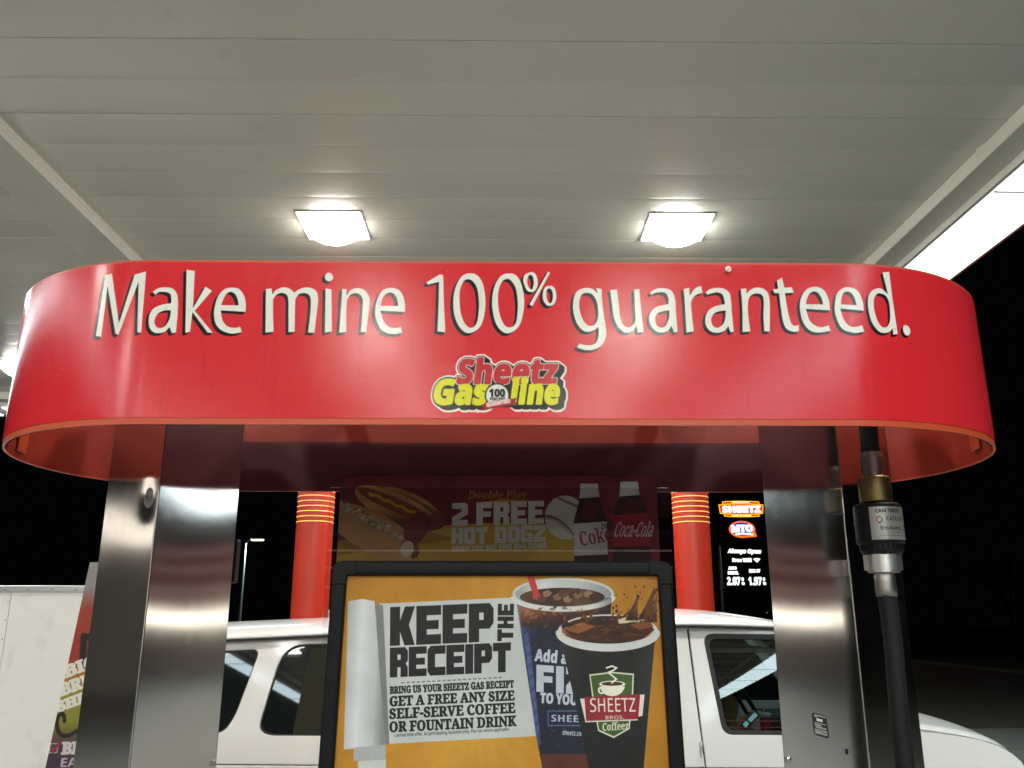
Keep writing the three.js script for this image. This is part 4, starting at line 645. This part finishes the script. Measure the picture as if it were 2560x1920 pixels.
// ---------- tapered promotion board ----------
const boardTex = canvasTex(512, 1404, (x, W, H) => {
  const Y = (m) => (2.05 - m) / 2.03 * H, X = (m) => (m + 1.69) / 0.74 * W;
  x.fillStyle = grad(x, [0, 0], [0, H], [[0, '#8d8d8b'], [0.045, '#8d8b88'], [0.085, '#9c3a2c'], [0.165, '#962f22'], [0.20, '#a3742a'], [0.235, '#8f8c2e'], [0.27, '#85822e'], [0.305, '#4a3340'], [0.36, '#3c2740'], [1, '#2d1c33']]); x.fillRect(0, 0, W, H);
  x.strokeStyle = '#191512'; x.lineCap = 'round'; x.lineWidth = 16; x.beginPath(); x.moveTo(X(-1.485), Y(1.79)); x.lineTo(X(-1.478), Y(1.705)); x.moveTo(X(-1.485), Y(1.78)); x.quadraticCurveTo(X(-1.462), Y(1.80), X(-1.452), Y(1.77)); x.lineTo(X(-1.45), Y(1.70)); x.stroke();
  const o = { fill: '#e2e2d8', stroke: '#e2e2d8', lw: 4, font: 'bold 100px serif' };
  fitText(x, 'BIG', X(-1.531), Y(1.650), X(-1.42), Y(1.692), 27, o); fitText(x, 'BREAK', X(-1.537), Y(1.590), X(-1.36), Y(1.656), 27, o); fitText(x, 'SHIFT', X(-1.543), Y(1.537), X(-1.395), Y(1.592), 22, o);
  x.lineWidth = 9; x.beginPath(); x.moveTo(X(-1.515), Y(1.508)); x.bezierCurveTo(X(-1.52), Y(1.55), X(-1.55), Y(1.53), X(-1.538), Y(1.49)); x.bezierCurveTo(X(-1.53), Y(1.455), X(-1.50), Y(1.45), X(-1.47), Y(1.475)); x.stroke();
  for (const [y, s] of [[1.405, 'B'], [1.285, 'B']]) { x.strokeStyle = '#a89aa4'; x.lineWidth = 3; x.strokeRect(X(-1.553), Y(y + 0.03), 18, 20); x.strokeStyle = '#8f2f3c'; x.lineWidth = 7; x.beginPath(); x.moveTo(X(-1.548), Y(y + 0.018)); x.lineTo(X(-1.541), Y(y + 0.006)); x.lineTo(X(-1.522), Y(y + 0.034)); x.stroke(); fitText(x, 'BREAKFAST', X(-1.512), Y(y - 0.003), X(-1.2), Y(y + 0.003), 25, { ...o, fill: '#cfcbc8', stroke: '#cfcbc8' }); fitText(x, 'EARLY AND', X(-1.513), Y(y - 0.045), X(-1.25), Y(y - 0.042), 20, { fill: '#bdb6ba' }); fitText(x, 'EVERY DAY', X(-1.516), Y(y - 0.08), X(-1.25), Y(y - 0.077), 20, { fill: '#bdb6ba' }); }
});
const board = thing('promotion_board', 'tapered upright board fading from grey to red, yellow and purple beside the left column', 'sign board', [0, 0, 0]);
{
  const o = shapeOf([[-1.68, 0.03], [-0.96, 0.03], [-1.143, 2.048], [-1.497, 2.048]]);
  const g = new THREE.ShapeGeometry(o), p = g.attributes.position, uv = []; for (let k = 0; k < p.count; k++) uv.push((p.getX(k) + 1.69) / 0.74, (p.getY(k) - 0.02) / 2.03); g.setAttribute('uv', new THREE.Float32BufferAttribute(uv, 2));
  part(board, 'printed_face', g, mat(1, 1, 1, 0.45, { map: boardTex }), [0, 0, -3.1975]);
  part(board, 'core', new THREE.ExtrudeGeometry(o, { depth: 0.025, bevelEnabled: false }), mat(0.5, 0.45, 0.2, 0.6), [0, 0, -3.224]);
  part(board, 'base', rbox(0.8, 0.06, 0.5, 0.02, -1.32, 0.05, -3.21), M.black);
}

// ---------- far lamps, price sign, poles, tree ----------
const lampPost = thing('street_lamp', 'tall street lamp with glowing head in the dark left of the pump', 'street lamp', [-17.6, 0, -60]);
part(lampPost, 'pole', cyl(0.06, 0.10, 6.9, 14, 0, 3.45, 0), M.galv); part(lampPost, 'arm', tube([[0, 6.85, 0], [0.1, 7.0, 0], [0.5, 7.12, 0]], 0.05, 12, 8), M.galv);
part(lampPost, 'lamp_head', rbox(0.95, 0.14, 0.4, 0.05, 0.75, 7.19, 0), M.galv); part(lampPost, 'lamp_lens', rbox(0.86, 0.16, 0.34, 0.07, 0.78, 7.1, 0), mat(0.5, 0.5, 0.4, 0.4, { emissive: col(0.85, 1, 0.55), emissiveIntensity: 2.4 }));
{ const l = new THREE.SpotLight(0xd8ffe0, 260, 0, 1.35, 0.6, 2); l.position.set(0.6, 6.95, 0); l.target.position.set(-0.2, 0, 0); l.castShadow = true; lampPost.add(l, l.target); }
const farLamp = thing('street_lamp', 'tiny distant warm lamp above the van roof by the right column', 'street lamp', [27.2, 0, -90]);
part(farLamp, 'pole', cyl(0.06, 0.1, 2.4, 8, 0, 1.2, 0), M.galv); part(farLamp, 'lamp_lens', new THREE.SphereGeometry(0.22, 12, 8).scale(1, 0.9, 1).translate(0, 2.45, 0), mat(0.5, 0.4, 0.3, 0.4, { emissive: col(1, 0.72, 0.42), emissiveIntensity: 2.2 }));

const price = thing('price_sign', 'tall dark roadside price sign with lit red logo and white prices', 'price sign', [12.55, 0, -45]);
part(price, 'cabinet', box(3.3, 6.2, 0.5, 0, 5.3, -0.3), M.black); for (const sx of [-1, 1]) part(price, 'post', box(0.25, 2.3, 0.25, sx * 1.2, 1.15, -0.3), M.black);
function face(name, w, h, x, y, cw, ch, draw, k) { const t = canvasTex(cw, ch, (c) => { c.fillStyle = '#000'; c.fillRect(0, 0, cw, ch); draw(c, cw, ch); }); part(price, name, new THREE.PlaneGeometry(w, h), mat(0.01, 0.01, 0.01, 0.6, { emissive: col(1, 1, 1), emissiveMap: t, emissiveIntensity: k }), [x, y, 0]); }
face('logo_sign_panel', 2.5, 0.95, 0, 7.41, 320, 122, (c) => {
  const sh = (k, f) => { c.fillStyle = f; c.beginPath(); c.moveTo(8 + k, 32 + k); c.quadraticCurveTo(160, 16 + k, 312 - k, 32 + k); c.lineTo(305 - k, 94 - k); c.quadraticCurveTo(160, 108 - k, 15 + k, 94 - k); c.fill(); };
  const ba = (k, f) => { c.fillStyle = f; c.beginPath(); c.moveTo(34 + k, 12 + k); c.quadraticCurveTo(160, 2 + k, 286 - k, 12 + k); c.lineTo(280 - k, 112 - k); c.quadraticCurveTo(160, 122 - k, 42 + k, 112 - k); c.fill(); };
  ba(0, '#ffc21a'); ba(5, '#b83a08'); sh(0, '#ffc21a'); sh(6, '#e8201c'); fitText(c, 'SHEETZ', 32, 84, 290, 82, 40, { fill: '#fff', stroke: '#fff', lw: 7 }); fitText(c, 'FRESH FOOD', 100, 21, 220, 21, 8, { fill: '#ffd9a0', stroke: '#ffd9a0', lw: 2 }); fitText(c, 'MADE TO ORDER', 95, 110, 225, 110, 8, { fill: '#ffd9a0', stroke: '#ffd9a0', lw: 2 });
}, 1.5);
face('oval_sign_panel', 1.5, 0.98, 0, 6.32, 200, 130, (c) => {
  c.fillStyle = '#ff6a1c'; c.beginPath(); c.ellipse(96, 62, 92, 58, 0, 0, 7); c.fill(); c.beginPath(); c.moveTo(120, 100); c.lineTo(190, 84); c.lineTo(196, 112); c.lineTo(120, 118); c.fill(); c.fillStyle = '#2a2ba0'; c.beginPath(); c.ellipse(96, 60, 80, 46, 0, 0, 7); c.fill();
  fitText(c, 'MTO', 20, 80, 172, 76, 44, { fill: '#fff', stroke: '#fff', lw: 9 }); c.strokeStyle = '#fff'; c.lineWidth = 11; c.beginPath(); c.moveTo(46, 98); c.quadraticCurveTo(100, 84, 172, 98); c.stroke();
}, 1.5);
face('message_sign_panel', 1.9, 0.9, 0, 5.02, 256, 122, (c) => { const o = { fill: '#fffef0', stroke: '#fffef0', lw: 5 }; fitText(c, 'Always Open', 14, 44, 244, 48, 26, { ...o, skew: 0.2 }); fitText(c, 'Free Wifi', 40, 106, 175, 106, 22, o); c.fillStyle = '#fffef0'; c.beginPath(); c.moveTo(212, 112); c.lineTo(186, 88); c.quadraticCurveTo(212, 72, 238, 88); c.fill(); }, 1.7);
for (const [x, a, b, p] of [[-0.55, 'AUTO', 'DIESEL', '2.07'], [0.55, 'REG 87', '', '1.97']]) face('price_sign_panel', 1.04, 1.05, x, 3.99, 160, 160, (c) => {
  const o = { fill: '#f4fbff', stroke: '#f4fbff', lw: 4 }; if (b) { fitText(c, a, 30, 34, 96, 34, 22, o); fitText(c, b, 22, 70, 108, 70, 22, o); } else fitText(c, a, 22, 56, 112, 56, 24, o);
  fitText(c, p, 12, 150, 118, 150, 56, { ...o, lw: 7 }); fitText(c, '9', 128, 122, 146, 122, 26, o); fitText(c, '10', 126, 150, 150, 150, 18, o);
}, 1.7);
{ const a = new THREE.RectAreaLight(0xffe0d0, 1.2, 2.4, 3.5); a.position.set(0, 5.6, 0.05); a.rotation.y = Math.PI; price.add(a); }
const slim = thing('slim_pole', 'slim grey pole standing just left of the lit price sign', 'pole', [11.0, 0, -44]);
part(slim, 'shaft', cyl(0.07, 0.09, 5.4, 12, 0, 2.7, 0), M.galv); part(slim, 'collar', cyl(0.16, 0.16, 0.06, 12, 0, 3.35, 0), M.galv);
const stick = thing('marker_stick', 'pale slanted marker stick at the right edge of the dark verge', 'marker', [18.7, 0, -30.6]);
part(stick, 'stick', cyl(0.03, 0.03, 1.6, 8).rotateZ(-0.36).translate(0.3, 0.85, 0), M.kerb); part(stick, 'foot', cyl(0.06, 0.06, 0.12, 8, 0.03, 0.12, 0), M.kerb);
const tree = thing('tree', 'bare dark tree standing on the verge in the right background', 'tree', [46, 0.08, -80]);
{
  const limbs = [], twigs = []; const grow = (a, dir, len, r, lv) => { const b = [a[0] + dir[0] * len, a[1] + dir[1] * len, a[2] + dir[2] * len]; const m = [(a[0] + b[0]) / 2 + rr(-0.1, 0.1) * len, (a[1] + b[1]) / 2, (a[2] + b[2]) / 2 + rr(-0.1, 0.1) * len]; (lv < 2 ? limbs : twigs).push(tube([a, m, b], r, 6, lv < 2 ? 8 : 5)); if (lv < 4) for (let k = 0; k < 3 + (lv < 2 ? 1 : 0); k++) { const th = rr(0, 6.28), sp = rr(0.35, 0.8); const d = new THREE.Vector3(dir[0] + Math.cos(th) * sp, dir[1] + rr(-0.1, 0.25), dir[2] + Math.sin(th) * sp).normalize(); grow(b, d.toArray(), len * rr(0.6, 0.78), r * 0.6, lv + 1); } };
  grow([0, 0, 0], [0.03, 1, 0], 2.4, 0.17, 0); part(tree, 'trunk', merge(limbs), M.bark); part(tree, 'crown', merge(twigs), M.bark);
}

// ---------- the shop across the forecourt, behind the camera: what the steel mirrors ----------
const shop = thing('shop_building', 'long shop with red front and lit windows behind the viewer', 'building', [0, 0, 32]);
part(shop, 'wall', box(44, 5.2, 8, -2, 2.6, 4.3), M.wall); part(shop, 'red_band', box(44.4, 2.9, 0.5, -2, 3.75, 0.05), mat(0.40, 0.03, 0.04, 0.45));
part(shop, 'parapet', box(44.6, 0.25, 0.9, -2, 5.33, 0.2), M.soffit); part(shop, 'sidewalk', box(46, 0.15, 2.6, -2, 0.075, -1), M.kerb);
for (const y of [3.1, 3.9, 4.6]) part(shop, 'band_light_strip', box(44.5, 0.06, 0.06, -2, y, -0.23), mat(0.5, 0.45, 0.4, 0.4, { emissive: col(1, 0.85, 0.75), emissiveIntensity: 0.7 }));
for (let k = 0; k < 11; k++) {
  const x = -20 + k * 3.6; part(shop, 'window', box(3.2, 0.5, 0.05, x, 1.95, 0.26), mat(0.5, 0.5, 0.45, 0.3, { emissive: col(1, 0.95, 0.85), emissiveIntensity: 2.2 }));
  part(shop, 'window_sill', box(3.3, 0.08, 0.2, x, 1.64, 0.22), M.alu);
  const a = new THREE.RectAreaLight(0xfff2dd, 2.2, 3.2, 0.5); a.position.set(x, 1.95, 0.20); shop.add(a);
}
const addedBlock = thing('added_building', 'added unseen building with a lit white band for the steel to mirror, far to the left', 'building', [-24, 0, 0]);  // made-up block, added so the left side panel has something bright to mirror
part(addedBlock, 'wall', box(6, 5, 22, -3.2, 2.5, 4), M.wall);
for (let k = 0; k < 6; k++) {
  part(addedBlock, 'added_light_band', box(0.1, 0.9, 3.4, -0.12, 4.3, -5 + k * 3.6), mat(0.6, 0.6, 0.55, 0.4, { emissive: col(1, 0.93, 0.84), emissiveIntensity: 1 }));  // added glow, made for the reflection in the left column
  const a = new THREE.RectAreaLight(0xfff0da, 1, 3.4, 0.9); a.position.set(-0.05, 4.3, -5 + k * 3.6); a.rotation.y = -Math.PI / 2; addedBlock.add(a);
}

renderer.render(scene, camera);
